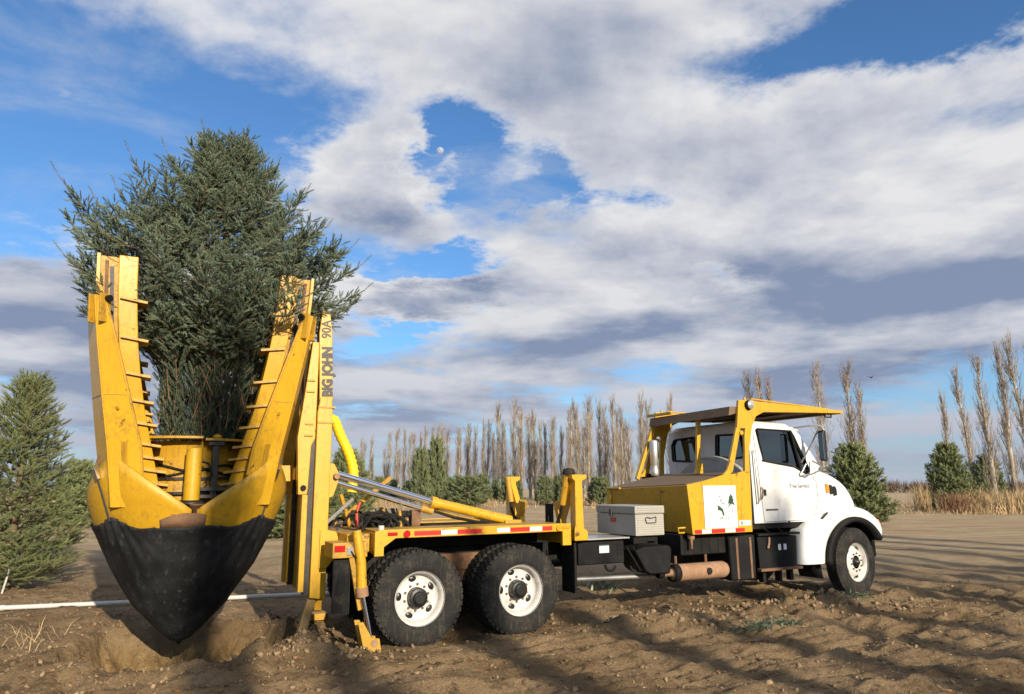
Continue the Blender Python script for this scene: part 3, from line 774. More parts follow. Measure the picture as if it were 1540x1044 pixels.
    # channel plate with greased slot on the outer side
    for (o0, o1, dy, dz, mt_, nm) in ((.097, .30, .03, 0, 'yellow_dirty', 'channel'), (.135, .175, -.012, -.12, 'grease', 'slot'), (.19, .225, -.018, -.06, 'rusty_steel', 'slide_bar'), (.27, .302, -.06, 0, 'yellow', 'channel_flange')):
        m = MB(); vs_ = []
        for z, r in list(zip(zt, rt))[3:]:
            p = Vector((CS, 0, z)) + ur * r; zz = z + (dz if z > 4.2 else 0); y0 = p.y + b_ * (-dy); th_ = .07 if nm == 'channel' else (.02 if nm != 'channel_flange' else .10)
            y0 = p.y + (-.03 if b_ < 0 else .03) * 1 + dy * 1 * (1 if b_ < 0 else -1)
            vs_ += [(p.x + a * o0, y0, zz), (p.x + a * o1, y0, zz), (p.x + a * o1, y0 + th_ * (-b_), zz), (p.x + a * o0, y0 + th_ * (-b_), zz)]
        k_ = len(vs_) // 4
        fs = [(i * 4 + k, i * 4 + (k + 1) % 4, (i + 1) * 4 + (k + 1) % 4, (i + 1) * 4 + k) for i in range(k_ - 1) for k in range(4)] + [(3, 2, 1, 0), tuple((k_ - 1) * 4 + k for k in range(4))]
        m.add(vs_, fs); m.build(nm, mt_, tower)
    for z in (1.86, 2.0, 2.14, 2.28, 2.50, 2.74, 3.02, 3.40, 3.82, 4.16)[:9]:
        r = float(np.interp(z, zt, rt)); p = Vector((CS, 0, z)) + ur * r
        rb = link_mesh('rib', rib_mesh, tower, (p.x - a * .06, p.y, z)); rb.rotation_euler = (0, R_(-8 * a), 0)

# ring
m = MB().lathe([(.60, 1.60), (.60, 2.33), (.56, 2.33), (.56, 1.60), (.60, 1.60)], (CS, 0, 0), 'z', 48); m.build('ring_drum', 'yellow_dirty', T)
m = MB().lathe([(.54, 2.335), (.80, 2.335), (.80, 2.36), (.54, 2.36), (.54, 2.335)], (CS, 0, 0), 'z', 40, False, -PI * .47, PI * .98); m.build('ring_flange', 'yellow_dirty', T)
m = MB().lathe([(.54, 2.355), (.79, 2.355), (.79, 2.38), (.54, 2.38), (.54, 2.355)], (CS, 0, 0), 'z', 20, False, PI * .98, PI * 1.52); m.build('ring_flange', 'yellow_dirty', T)
for (z0, r0, mt_) in ((1.62, .70, 'black_steel'), (1.74, .66, 'grease'), (1.90, .63, 'grease')):
    m = MB().lathe([(.55, z0), (r0, z0), (r0, z0 + .03), (.55, z0 + .03)], (CS, 0, 0), 'z', 40, False); m.build('ring_band', mt_, T)
for (ph, zz) in ((0.25, 2.03), (-.2, 1.98)):
    pts = [(CS + .615 * math.cos(-PI / 2 + ph + q_), .615 * math.sin(-PI / 2 + ph + q_), zz + .035 * math.sin(q_ * 5)) for q_ in np.linspace(-.9, .9, 24)]
    MB().tube(pts, .014, 6).build('hydraulic_line', 'black_rubber', T)
MB().cyl((CS - .03, -.80, 1.68), (CS - .03, -.80, 2.24), .085, 22).lathe([(0, 0), (.085, 0)], (CS - .03, -.80, 2.24), 'z', 22).build('gate_post', 'yellow', T, bevel=.006)
MB().lathe([(0, 0), (.15, 0), (.16, .02), (.12, .05), (.085, .05)], (CS - .03, -.80, 1.63), 'z', 22).build('gate_post_base', 'grease', T)
MB().lathe([(0, 0), (.10, .10), (.14, .12), (0, .12)], (CS + .02, -.84, 1.52), 'z', 18).build('seam_boss', 'rusty_steel', T)
m = MB().box(CS + .16, CS + .23, -.72, -.64, 1.68, 2.33); m.box(CS + .11, CS + .28, -.74, -.62, 2.28, 2.332); m.build('gate_joint', 'grease', T, bevel=.006)
MB().box(CS + .06, CS + .36, -.76, -.6, 1.78, 1.82).build('gate_plate', 'grease', T)
MB().box(CS + .05, CS + .38, -.80, -.6, 1.70, 1.735).build('gate_plate', 'grease', T)
MB().tube([(CS + .05, -.72, 2.1), (CS + .12, -.78, 2.08), (CS + .17, -.78, 1.95), (CS + .10, -.76, 1.86)], .012, 6).build('hydraulic_line', 'black_rubber', T)
MB().lathe([(0, 0), (.04, 0), (.05, .03), (.02, .05), (0, .05)], (CS + .20, -.70, 2.36), 'z', 12).build('pin_cap', 'yellow', T)
# worn steel showing at the seam of the two near blades
m = MB(); vs_ = []
for i in range(15):
    ph = R_(-90 - 19 + 26 * i / 14)
    top = 1.55 - .07 * ((i - 9) / 9) ** 2
    for z in (1.38, top): vs_.append((CS + (RZ(z) + .016) * math.cos(ph), (RZ(z) + .016) * math.sin(ph), z))
m.add(vs_, [(2 * i, 2 * i + 2, 2 * i + 3, 2 * i + 1) for i in range(14)], True); m.build('worn_steel_edge', 'rusty_steel', T, solid=.004, fix=False)

# ---- cab and yellow service box
BX0, BX1, BYN, BYF = 4.20, 5.36, -1.22, .86
MB().hexa([(BX0 + .01, BYN + .03, 1.10), (BX1, BYN + .03, 1.10), (BX1, BYF, 1.10), (BX0 + .01, BYF, 1.10), (BX0 - .05, BYN + .03, 1.80), (BX1, BYN + .03, 1.95), (BX1, BYF, 1.95), (BX0 - .05, BYF, 1.74)]).build('service_box', 'yellow_shell', T, bevel=.012)
MB().prism([(BX0, 1.09), (5.37, 1.09), (5.405, 2.0), (5.33, 2.0), (5.26, 2.0), (5.08, 1.96), (4.85, 1.945), (4.46, 1.855), (BX0 - .065, 1.80)], 'y', BYN, BYN + .028).build('box_side_plate', 'yellow', T, bevel=.006)
MB().hexa([(BX0 - .04, BYN + .05, 1.802), (BX1 - .05, BYN + .05, 1.952), (BX1 - .05, BYF - .03, 1.952), (BX0 - .04, BYF - .03, 1.745), (BX0 - .04, BYN + .05, 1.812), (BX1 - .05, BYN + .05, 1.99), (BX1 - .05, BYF - .03, 1.99), (BX0 - .04, BYF - .03, 1.755)]).build('box_top', 'canopy_brown', T)
MB().box(BX0 - .06, BX0 - .035, BYF - .12, BYF + .0, 1.12, 1.73).build('box_corner_post', 'yellow', T, bevel=.005)
MB().box(BX0 - .075, BX0 - .04, BYF - .40, BYF + .01, 1.735, 1.765).build('box_corner_rail', 'yellow', T, bevel=.005)
MB().box(BX0 - .04, BX0 - .012, -.55, -.53, 1.12, 1.70).build('box_seam', 'yellow_dirty', T)
MB().tube([(4.08, -1.17, 1.12), (3.98, -1.17, 1.12), (3.97, -1.17, 1.19), (4.10, -1.17, 1.19)], .014, 8).build('grab_loop', 'yellow', T)
pl = MB().box(4.43, 5.07, BYN - .012, BYN - .004, 1.165, 1.785).build('sign_board', 'sign_white', T, bevel=.004)
sy = BYN - .0135


def sign_shape(polys, mt_, nm):
    m = MB()
    for p in polys: m.prism(p, 'y', sy - .0015, sy + .0018)
    return m.build(nm, mt_, pl)


def sxy(px, py):    # pixels of the enlarged sign -> board coordinates
    return 4.43 + (px - 205) / (740 - 205) * .64, 1.785 - (py - 110) / (775 - 110) * .62


tree_p = [[(648, 245), (690, 300), (672, 303), (700, 350), (680, 352), (712, 430), (690, 415), (655, 395), (625, 420), (585, 465), (600, 425), (625, 390), (585, 400), (615, 345), (600, 350), (620, 300), (610, 300)],
          [(650, 400), (665, 400), (668, 545), (655, 545)]]
sign_shape([[sxy(*q) for q in tree_p[0]]], 'sign_green', 'sign_tree'); sign_shape([[sxy(*q) for q in tree_p[1]]], 'sign_grey', 'sign_trunk')
deer = [(412, 415), (440, 425), (470, 445), (505, 480), (525, 560), (522, 590), (498, 575), (485, 520), (455, 495), (432, 505), (418, 480), (425, 450)]
sign_shape([[sxy(*q) for q in deer]], 'sign_green', 'sign_figure')
grey = [[(450, 265), (480, 262), (478, 290), (455, 292)], [(455, 325), (488, 320), (500, 375), (480, 372)], [(490, 370), (535, 385), (540, 410), (500, 405)], [(420, 540), (455, 545), (450, 556), (420, 552)], [(440, 330), (450, 300), (455, 305), (446, 335)]]
sign_shape([[sxy(*q) for q in g_] for g_ in grey], 'sign_grey', 'sign_pale_mark')
x, z = sxy(520, 625); text_obj('sign_lettering', 'SPRUCE', .062, 'letter_grey', pl, (x, sy, z), (PI / 2, 0, 0), .001, (.95, 1, 1))
for (a, c_, mt_) in ((4.235, 4.37, 'red_tape'), (4.37, 4.55, 'white_tape'), (4.55, 4.82, 'red_tape'), (4.82, 5.02, 'white_tape'), (5.02, 5.21, 'red_tape')):
    MB().box(a, c_, BYN - .004, BYN + .002, 1.10, 1.155).build('reflective_tape', mt_, T)
MB().box(5.10, 5.34, BYN - .006, BYN + .002, 1.19, 1.265).build('data_plate', 'white_tape', T)
MB().box(5.13, 5.18, BYN - .008, BYN - .004, 1.20, 1.255).build('data_plate_print', 'sign_grey', T)

# cab guard
for (y0, y1, near) in ((BYN, BYN + .05, True), (.84, .89, False)):
    MB().prism([(5.30, 1.97), (5.40, 1.97), (5.415, 2.3), (5.52, 2.70), (5.62, 2.86), (5.80, 2.935), (7.60, 2.985), (7.64, 3.03), (5.62, 3.10), (5.53, 3.12), (5.27, 3.10), (5.20, 2.66), (5.37, 2.66), (5.345, 2.55), (5.33, 2.3)], 'y', y0, y1).build('guard_side', 'yellow', T, bevel=.006)
    MB().prism([(4.86, 1.945), (4.99, 1.945), (5.06, 2.0), (5.275, 2.66), (5.19, 2.67), (5.0, 2.12), (4.95, 2.02)], 'y', y0 + .004, y1 - .004).build('guard_brace', 'yellow', T, bevel=.005)
    MB().tube([(5.42, y0 + .025, 3.10), (5.42, y0 + .025, 3.15)], .02, 8).build('guard_knob', 'yellow', T)
    MB().cyl((5.27, y0 - .02, 2.59), (5.27, y1 + .01, 2.59), .035, 12).build('guard_eye', 'yellow', T)
    MB().tube([(5.55, (y0 + y1) / 2, 3.135), (7.3, (y0 + y1) / 2, 3.045)], .014, 6).build('guard_rod', 'yellow', T)
MB().beam((4.74, BYF - .08, 1.90), (5.22, BYF - .05, 2.96), .06, .07, (0, 1, 0)).build('guard_brace', 'yellow', T, bevel=.006)
MB().beam((5.12, -.36, 2.0), (5.22, -.33, 2.93), .075, .05, (0, 1, 0)).build('guard_strut', 'yellow', T, bevel=.006)
MB().prism([(5.06, 1.98), (5.2, 1.98), (5.2, 2.14), (5.13, 2.14)], 'y', -.40, -.32).build('strut_foot', 'yellow', T, bevel=.005)
MB().hexa([(5.10, BYN + .06, 2.86), (5.60, BYN + .055, 2.985), (5.60, .835, 2.985), (5.10, .83, 2.83), (5.13, BYN + .06, 3.0), (5.60, BYN + .055, 3.012), (5.60, .835, 3.012), (5.13, .83, 2.985)]).build('canopy_tail', 'canopy_brown', T)
for k in range(6):      # planks under the canopy
    y0 = BYN + .055 + k * (2.055 / 6)
    MB().box(5.63, 7.60, y0 + .004, y0 + 2.055 / 6 - .004, 2.992, 3.016).build('canopy_plank', 'canopy_brown', T)
for s in (5.9, 6.6, 7.3):
    MB().box(s, s + .05, BYN + .055, .835, 2.95, 2.99).build('canopy_bearer', 'canopy_brown', T)
MB().box(7.605, 7.655, BYN, .89, 2.975, 3.035).build('canopy_front_bar', 'yellow', T, bevel=.006)
MB().box(5.08, 5.12, .2, .86, 3.0, 3.05).build('guard_rear_bar', 'yellow', T, bevel=.005)
MB().tube([(7.32, -1.12, 2.97), (7.32, -1.12, 2.92), (7.48, -1.12, 2.92), (7.48, -1.12, 2.97)], .013, 8).build('tie_loop', 'black_steel', T)
m = MB().lathe([(0, 0), (.05, .005), (.075, .03), (.08, .06), (.07, .075), (0, .06)], (5.46, BYN - .075, 3.03), 'y', 20); m.build('work_lamp', 'black_steel', T)
MB().lathe([(0, -.012), (.04, -.006), (.068, .012)], (5.46, BYN - .078, 3.03), 'y', 18).build('work_lamp_lens', 'lamp_glass', T)
for s in (6.3, 6.42):
    MB().lathe([(0, 0), (.03, 0), (.028, .03), (0, .045)], (s, -.9, 3.018), 'z', 10).build('marker_knob', 'yellow_dirty', T)

# cab shell
CR = 5.68
out_side = [(5.69, 1.19), (6.98, 1.19), (7.16, 1.36), (7.24, 1.98), (7.06, 2.18), (6.76, 2.66), (6.66, 2.735), (5.76, 2.755), (5.70, 2.66), (5.68, 2.2)]
win = [(5.93, 2.17), (6.42, 2.13), (6.62, 2.07), (6.86, 1.96), (6.965, 2.02), (6.85, 2.26), (6.66, 2.58), (6.60, 2.66), (5.82, 2.69), (5.80, 2.66)]
# pair the rings: same count, walked in the same order
for (y0, y1, near) in ((-1.0, -.95, True), (.95, 1.0, False)):
    cab = MB().ringpanel(out_side, [(5.93, 2.17), (6.62, 2.07), (6.90, 1.955), (6.985, 2.0), (6.93, 2.12), (6.66, 2.60), (6.60, 2.672), (5.84, 2.69), (5.805, 2.665), (5.86, 2.42)], 'y', y0, y1).build('cab_side', 'white', T, bevel=.012, seg=3)
    gp = [(5.85, 2.68), (6.62, 2.665), (6.67, 2.59), (6.94, 2.12), (6.99, 1.99), (6.90, 1.94), (6.62, 2.06), (5.92, 2.16)]
    win_o = MB().prism(gp, 'y', (y0 + y1) / 2 - .006, (y0 + y1) / 2 + .0).build('door_window', 'glass', T)
    sgn = -1 if near else 1; ys = y0 if near else y1
    MB().beam((6.60, ys + sgn * .002, 2.66), (6.78, ys + sgn * .002, 2.0), .035, .03, (0, 1, 0)).build('quarter_window_bar', 'black_plastic', win_o)
    for (p_, q_) in (((5.90, 2.175), (6.62, 2.08)), ((6.62, 2.08), (6.90, 1.96)), ((6.90, 1.96), (6.975, 2.02)), ((6.975, 2.02), (6.66, 2.59)), ((6.66, 2.59), (6.60, 2.67)), ((6.60, 2.67), (5.84, 2.685)), ((5.84, 2.685), (5.93, 2.17))):
        MB().beam((p_[0], ys + sgn * .004, p_[1]), (q_[0], ys + sgn * .004, q_[1]), .022, .022, (0, 1, 0)).build('window_seal', 'black_rubber', win_o)
    if near:
        door_seam = MB()
        for (p_, q_) in (((5.865, 1.215), (5.80, 2.0)), ((5.80, 2.0), (5.745, 2.64)), ((5.865, 1.215), (6.95, 1.215)), ((7.10, 2.08), (7.12, 1.5)), ((7.12, 1.5), (6.95, 1.215))):
            door_seam.beam((p_[0], -1.001, p_[1]), (q_[0], -1.001, q_[1]), .006, .008, (0, 1, 0))
        door_seam.build('door_seam', 'letter_grey', cab)
        MB().box(5.89, 5.925, -1.025, -1.001, 1.62, 1.72).build('door_handle', 'hub_black', cab, bevel=.006)
        MB().box(5.91, 6.18, -1.006, -.999, 1.385, 1.41).build('door_vent', 'letter_grey', cab, bevel=.002)
        MB().tube([(5.72, -1.03, 1.50), (5.72, -1.05, 1.54), (5.70, -1.05, 2.30), (5.70, -1.03, 2.34)], .014, 8).build('grab_handle', 'aluminium', cab)
        MB().tube([(5.80, -1.03, 1.56), (5.815, -1.045, 1.60), (5.83, -1.045, 1.72), (5.83, -1.02, 1.75)], .012, 8).build('hinge_strap', 'rusty_steel', cab)
        text_obj('door_lettering', 'Tree Service', .092, 'letter_black', cab, (6.70, -1.0035, 1.765), (PI / 2, 0, 0), .0015, (.98, 1, 1))
# rear wall with two windows, built as frames
ro = [(-1.0, 1.19), (-.1, 1.19), (-.1, 2.2), (-.1, 2.77), (-.97, 2.735), (-1.0, 2.4)]
ri = [(-.88, 2.23), (-.27, 2.19), (-.24, 2.3), (-.27, 2.62), (-.82, 2.60), (-.89, 2.5)]
MB().ringpanel(ro, ri, 'x', CR - .03, CR + .02).build('cab_rear_wall', 'white_shaded', T, bevel=.01, seg=3)
MB().ringpanel([(-p[0], p[1]) for p in ro], [(-p[0], p[1]) for p in ri], 'x', CR - .03, CR + .02).build('cab_rear_wall', 'white_shaded', T, bevel=.01, seg=3)
MB().box(CR - .028, CR + .018, -.1, .1, 1.19, 2.77).build('cab_rear_pillar', 'white_shaded', T)
for sg in (1, -1):
    w_ = MB().prism([(sg * (p[0]), p[1]) for p in ri], 'x', CR - .005, CR + .001).build('rear_window', 'glass', T)
    m = MB()
    for i in range(6):
        p_, q_ = ri[i], ri[(i + 1) % 6]; m.beam((CR - .033, sg * p_[0], p_[1]), (CR - .033, sg * q_[0], q_[1]), .03, .022, (1, 0, 0))
    m.build('rear_window_seal', 'black_rubber', w_)
arc = [(-.95 + 1.55 * (k / 20), 1.98 + .30 * math.sin(PI * k / 20) ** .8) for k in range(21)]
MB().prism([(-.95, 1.95)] + arc + [(.60, 1.95)], 'x', CR - .14, CR - .05).build('rear_housing', 'housing_grey', T, bevel=.015)
m = MB(); pts = [(CR - .143, .38 - k * .024, 2.18 + .05 * math.sin(k / 34 * PI) + .012 * math.sin(k * 1.7) * (1.5 if k < 3 else 1)) for k in range(34)]
m.tube(pts, .004, 5); m.build('housing_script', 'letter_grey', T)
# roof, floor, windscreen
MB().hexa([(5.67, -.985, 2.74), (6.70, -.985, 2.72), (6.70, .985, 2.72), (5.67, .985, 2.74), (5.74, -.90, 2.83), (6.60, -.90, 2.81), (6.60, .90, 2.81), (5.74, .90, 2.83)]).build('cab_roof', 'white', T, bevel=.045, seg=4)
MB().hexa([(6.62, -.97, 2.70), (6.84, -.97, 2.655), (6.84, .97, 2.655), (6.62, .97, 2.70), (6.62, -.97, 2.73), (6.82, -.97, 2.70), (6.82, .97, 2.70), (6.62, .97, 2.73)]).build('sun_visor', 'white', T, bevel=.01)
MB().add([(7.20, -.93, 2.10), (7.20, .93, 2.10), (6.74, .88, 2.70), (6.74, -.88, 2.70)], [(0, 1, 2, 3)]).build('windscreen', 'glass', T, solid=.006)
for y in (-.96, .96):
    MB().beam((7.22, y * 1.0, 2.06), (6.72, y * .97, 2.71), .07, .08).build('windscreen_pillar', 'white', T, bevel=.012)
MB().box(5.72, 7.05, -.94, .94, 1.20, 1.26).build('cab_floor', 'interior', T)
MB().prism([(6.85, 1.26), (7.1, 1.26), (7.1, 2.02), (6.85, 1.95)], 'y', -.93, .93).build('dashboard', 'interior', T)
for y in (-.5, .5):
    MB().prism([(5.85, 1.5), (6.35, 1.5), (6.35, 1.68), (6.0, 1.66), (5.93, 2.2), (5.88, 2.36), (5.78, 2.36), (5.78, 1.9)], 'y', y - .24, y + .24).build('seat', 'interior', T, bevel=.04, seg=3)
m = MB().lathe([(.20, -.012), (.22, -.012), (.22, .012), (.20, .012), (.20, -.012)], (6.72, .5, 2.0), 'x', 24); m.build('steering_wheel', 'hub_black', T)

for y in (-.45, .35):
    MB().tube([(7.19, y, 2.13), (7.12, y + .12, 2.24), (6.98, y + .30, 2.43)], .010, 6).build('wiper', 'hub_black', T)
for z in (1.42, 1.86):
    MB().box(7.05, 7.11, -1.018, -1.0, z, z + .07).build('door_hinge', 'white', T, bevel=.006)
MB().tube([(6.40, -1.0, 1.20), (6.40, -1.005, 1.215)], .02, 8).build('door_stop', 'black_rubber', T)
# bonnet: lofted sections
secs = [(7.08, .94, 1.28, 2.00, 2.13), (7.30, .93, 1.28, 1.98, 2.11), (7.60, .90, 1.28, 1.92, 2.055), (7.90, .86, 1.25, 1.82, 1.965), (8.12, .83, 1.20, 1.68, 1.83), (8.26, .80, 1.12, 1.50, 1.64), (8.36, .77, 1.0, 1.32, 1.42), (8.40, .74, .9, 1.15, 1.2)]
m = MB(); vs_ = []; np_ = 13
for (s, hw, zb, zs_, zt_) in secs:
    half = [(-hw, zb), (-hw * 1.01, (zb + zs_) / 2), (-hw, zs_ - .04), (-hw * .97, zs_ + .02), (-hw * .88, zs_ + (zt_ - zs_) * .55), (-hw * .6, zs_ + (zt_ - zs_) * .88), (0, zt_)]
    for (y, z) in half + [(-y, z) for (y, z) in half[-2::-1]]: vs_.append((s, y, z))
fs = [(i * np_ + k, i * np_ + k + 1, (i + 1) * np_ + k + 1, (i + 1) * np_ + k) for i in range(len(secs) - 1) for k in range(np_ - 1)]
fs.append(tuple(range((len(secs) - 1) * np_, len(secs) * np_)))
m.add(vs_, fs, True); bonnet = m.build('bonnet', 'white', T)
q_ = bonnet.modifiers.new('sub', 'SUBSURF'); q_.levels = 2; q_.render_levels = 2
for (s, z, mt_, nm) in ((7.44, 1.72, 'amber_lamp', 'side_marker_lamp'), (7.545, 1.70, 'hub_black', 'side_vent'), (7.645, 1.675, 'hub_black', 'side_vent')):
    MB().prism([(s - .035, z + .075), (s - .005, z + .085), (s + .03, z + .04), (s + .035, z - .07), (s - .005, z - .08), (s - .03, z - .06)], 'y', -.955 + (s - 7.44) * .07, -.90).build(nm, mt_, bonnet, bevel=.006)
MB().box(8.36, 8.44, -.55, .55, .98, 1.42).build('grille', 'hub_black', T, bevel=.01)
MB().box(8.36, 8.46, -1.0, 1.0, .55, .84).build('front_bumper', 'black_plastic', T, bevel=.03, seg=3)
# fenders
wc = (7.70, WR - .01)


def arcp(r, a0, a1, n=18): return [(wc[0] + r * math.cos(R_(a0 + (a1 - a0) * k / n)), wc[1] + r * math.sin(R_(a0 + (a1 - a0) * k / n))) for k in range(n + 1)]


for sg in (-1, 1):
    inner = arcp(.70, 178, 32)
    outer = [(8.44, .96), (8.48, 1.05), (8.42, 1.16), (8.30, 1.26), (8.12, 1.345), (7.90, 1.39), (7.6, 1.40), (7.35, 1.385), (7.15, 1.34), (7.0, 1.26), (6.80, 1.17), (6.62, 1.08), (6.54, .98), (6.50, .82), (6.47, .54)]
    outer = outer[::-1]
    # quads between the wheel arch and the outer edge
    n = 30

    def resample(P, n):
        P = [Vector((p[0], 0, p[1])) for p in P]; L = [0]
        for i in range(1, len(P)): L.append(L[-1] + (P[i] - P[i - 1]).length)
        xs = np.linspace(0, L[-1], n); return [(float(np.interp(x, L, [p.x for p in P])), float(np.interp(x, L, [p.z for p in P]))) for x in xs]
    A = resample(inner, n); B = resample(outer, n); C_ = resample([(x, z) for (x, z) in outer], n)
    vs_ = []
    for i in range(n):
        top = max(0, (B[i][1] - 1.0) / .4)
        vs_ += [(A[i][0], sg * 1.02, A[i][1]), (A[i][0], sg * 1.195, A[i][1]), (A[i][0] * .5 + B[i][0] * .5, sg * 1.205, A[i][1] * .5 + B[i][1] * .5), (B[i][0], sg * 1.165, B[i][1]), (B[i][0], sg * 1.02, B[i][1] + .05 * top), (B[i][0], sg * .84, B[i][1] + .06 * top)]
    m = MB(); m.add(vs_, [(i * 6 + k, i * 6 + k + 1, (i + 1) * 6 + k + 1, (i + 1) * 6 + k) for i in range(n - 1) for k in range(5)], True)
    fen = m.build('fender', 'white', T)
    q_ = fen.modifiers.new('sub', 'SUBSURF'); q_.levels = 1; q_.render_levels = 2
    # black arch trim
    o_ = arcp(.735, 180, 30, 24); i_ = arcp(.665, 180, 30, 24); vs_ = []
    for (p, q) in zip(o_, i_): vs_ += [(p[0], sg * 1.19, p[1]), (p[0], sg * 1.235, p[1]), (q[0], sg * 1.245, q[1]), (q[0], sg * 1.0, q[1])]
    m = MB(); m.add(vs_, [(i * 4 + k, i * 4 + k + 1, (i + 1) * 4 + k + 1, (i + 1) * 4 + k) for i in range(24) for k in range(3)], True)
    m.build('arch_trim', 'black_plastic', fen, solid=.012)
    o_ = arcp(.69, 200, 20, 20); vs_ = []
    for p in o_: vs_ += [(p[0], sg * 1.03, p[1]), (p[0], sg * .55, p[1])]
    m = MB(); m.add(vs_, [(i * 2, i * 2 + 1, i * 2 + 3, i * 2 + 2) for i in range(20)], True); m.build('wheel_liner', 'black_plastic', fen, solid=.01)
    MB().hexa([(8.38, sg * 1.15, 1.06), (8.495, sg * 1.12, 1.06), (8.50, sg * .98, 1.06), (8.44, sg * .98, 1.06), (8.36, sg * 1.14, 1.19), (8.455, sg * 1.11, 1.19), (8.465, sg * .98, 1.19), (8.42, sg * .98, 1.19)]).build('turn_lamp', 'amber_lamp', fen, bevel=.012)
    MB().beam((6.98, sg * 1.155, 1.235), (7.12, sg * 1.165, 1.335), .03, .02, (0, 1, 0)).build('bonnet_latch', 'hub_black', fen, bevel=.005)
    MB().tube([(7.12, sg * 1.0, 1.42), (7.1, sg * .965, 1.62), (7.085, sg * .95, 2.05)], .006, 6).build('bonnet_seam', 'letter_grey', fen)
# mirrors
for sg in (-1, 1):
    mir = MB().box(6.86, 6.93, sg * 1.38 - .055, sg * 1.38 + .055, 2.16, 2.66).build('mirror', 'hub_black', T, bevel=.02)
    MB().box(6.850, 6.858, sg * 1.38 - .045, sg * 1.38 + .045, 2.19, 2.63).build('mirror_glass', 'mirror_glass', mir)
    for pts in ([(6.68, sg * .98, 2.72), (6.80, sg * 1.2, 2.745), (6.90, sg * 1.36, 2.74), (6.93, sg * 1.40, 2.66)], [(6.93, sg * 1.40, 2.16), (6.94, sg * 1.36, 2.06), (6.86, sg * 1.12, 1.95), (6.72, sg * 1.02, 1.94)],
                [(6.94, sg * 1.38, 2.1), (6.98, sg * 1.3, 2.06), (7.0, sg * 1.05, 2.18)], [(6.90, sg * 1.36, 2.74), (6.82, sg * 1.1, 2.3), (6.80, sg * 1.0, 2.15)], [(6.72, sg * 1.03, 1.95), (6.86, sg * 1.05, 2.14)]):
        MB().tube(pts, .014, 8).build('mirror_bracket', 'aluminium', mir)
# exhaust stack
m = MB().lathe([(0, 0), (.06, 0), (.075, .03), (.075, .10), (.062, .13), (.062, .20), (.078, .23), (.078, .60), (.07, .63), (0, .63)], (5.05, .66, 1.95), 'z', 18); m.build('exhaust_stack', 'aluminium', T)
MB().box(5.0, 5.18, .78, .98, 1.86, 2.0).build('stack_base', 'black_steel', T, bevel=.01)

# ---- gear below the body
MB().box(2.36, 3.12, -1.02, -.50, .74, 1.07).build('battery_box', 'black_plastic', T, bevel=.02)
MB().box(2.42, 3.15, -1.12, -.55, 1.075, 1.095).build('tread_plate', 'aluminium', T, bevel=.003)
MB().box(2.70, 2.86, -1.0265, -1.02, .89, 1.0).build('sticker', 'white_tape', T)
MB().box(2.70, 2.86, -1.0285, -1.0255, .985, 1.0).build('sticker_band', 'sign_green', T)
MB().prism([(3.25, .90), (3.40, .95), (3.86, .95), (3.90, .90), (3.86, .56), (3.50, .57), (3.42, .62)], 'y', -1.10, -.60).build('air_tank', 'black_plastic', T, bevel=.025, seg=3)
m = MB()
for k in range(3): m.beam((3.16 + k * .1, -1.02, .95), (3.40 + k * .06, -1.0, .62), .018, .018)
m.build('strap_rods', 'black_steel', T)
for (s, z, r) in ((2.95, .66, .09), (3.36, .62, .07)):
    MB().tube([(s + r * math.cos(k * .4), -.92, z + .06 + r * math.sin(k * .4)) for k in range(8, 16)], .018, 8).build('air_hose', 'black_rubber', T)
MB().cyl((2.30, -.82, .545), (3.95, -.82, .50), .032, 12).build('exhaust_tube', 'aluminium', T)
MB().cyl((3.78, -1.0, .555), (3.98, -1.0, .555), .05, 16).build('muffler_outlet', 'rust', T)
MB().lathe([(.045, 0), (.062, .0), (.066, .05), (.06, .09), (.045, .09)], (3.70, -1.0, .555), 'x', 18).build('exhaust_tip', 'black_steel', T)
MB().lathe([(0, 0), (.05, 0), (.105, .03), (.12, .06), (.12, .98), (.10, 1.03), (0, 1.04)], (3.94, -1.0, .55), 'x', 26).build('muffler', 'rust', T)
MB().lathe([(.10, 0), (.125, 0), (.125, .10), (.10, .10)], (3.95, -1.0, .55), 'x', 26).build('muffler_band', 'black_steel', T)
MB().cyl((4.56, -1.13, .555), (4.56, -1.105, .555), .05, 16).build('muffler_port', 'black_steel', T, bevel=.006)
for s in (4.05, 4.62):
    MB().cyl((s, -.98, .64), (s, -.98, .78), .022, 10).build('muffler_hanger', 'rusty_steel', T)
MB().lathe([(0, 0), (.022, 0), (.022, .12), (.05, .14), (.055, .19), (.03, .21), (0, .21)], (4.28, -1.08, .88), 'z', 14).build('filler_cap', 'rust', T)
MB().box(4.15, 5.02, -1.0, -.48, .78, 1.085).build('oil_tank', 'black_steel', T, bevel=.02)
MB().prism([(5.02, 1.02), (5.56, 1.04), (5.54, .36), (5.04, .38)], 'y', -1.08, -.5).build('fuel_tank', 'black_plastic', T, bevel=.04, seg=3)
st = MB().prism([(5.62, .99), (6.48, .99), (6.44, .52), (5.64, .50)], 'y', -1.06, -.6).build('step_box', 'black_plastic', T, bevel=.015)
MB().box(5.60, 6.50, -1.12, -1.03, .48, .52).build('step_plate', 'rusty_steel', st, bevel=.004)
MB().box(5.60, 6.52, -1.10, -.98, 1.01, 1.045).build('step_plate', 'black_steel', st, bevel=.004)
for (a, mt_) in ((6.05, 'white_tape'), (6.17, 'sign_white')):
    MB().box(a, a + .06, -1.066, -1.058, .78, .87).build('warning_sticker', mt_, st)
MB().tube([(5.86, -1.07, .98), (5.83, -1.09, .90), (5.80, -1.09, .82)], .018, 8).build('copper_strap', 'rust', st)
for s in (5.95, 6.25):
    MB().beam((s, -1.0, 1.05), (s - .18, -.9, 1.2), .02, .02).build('step_bracket', 'black_steel', st)
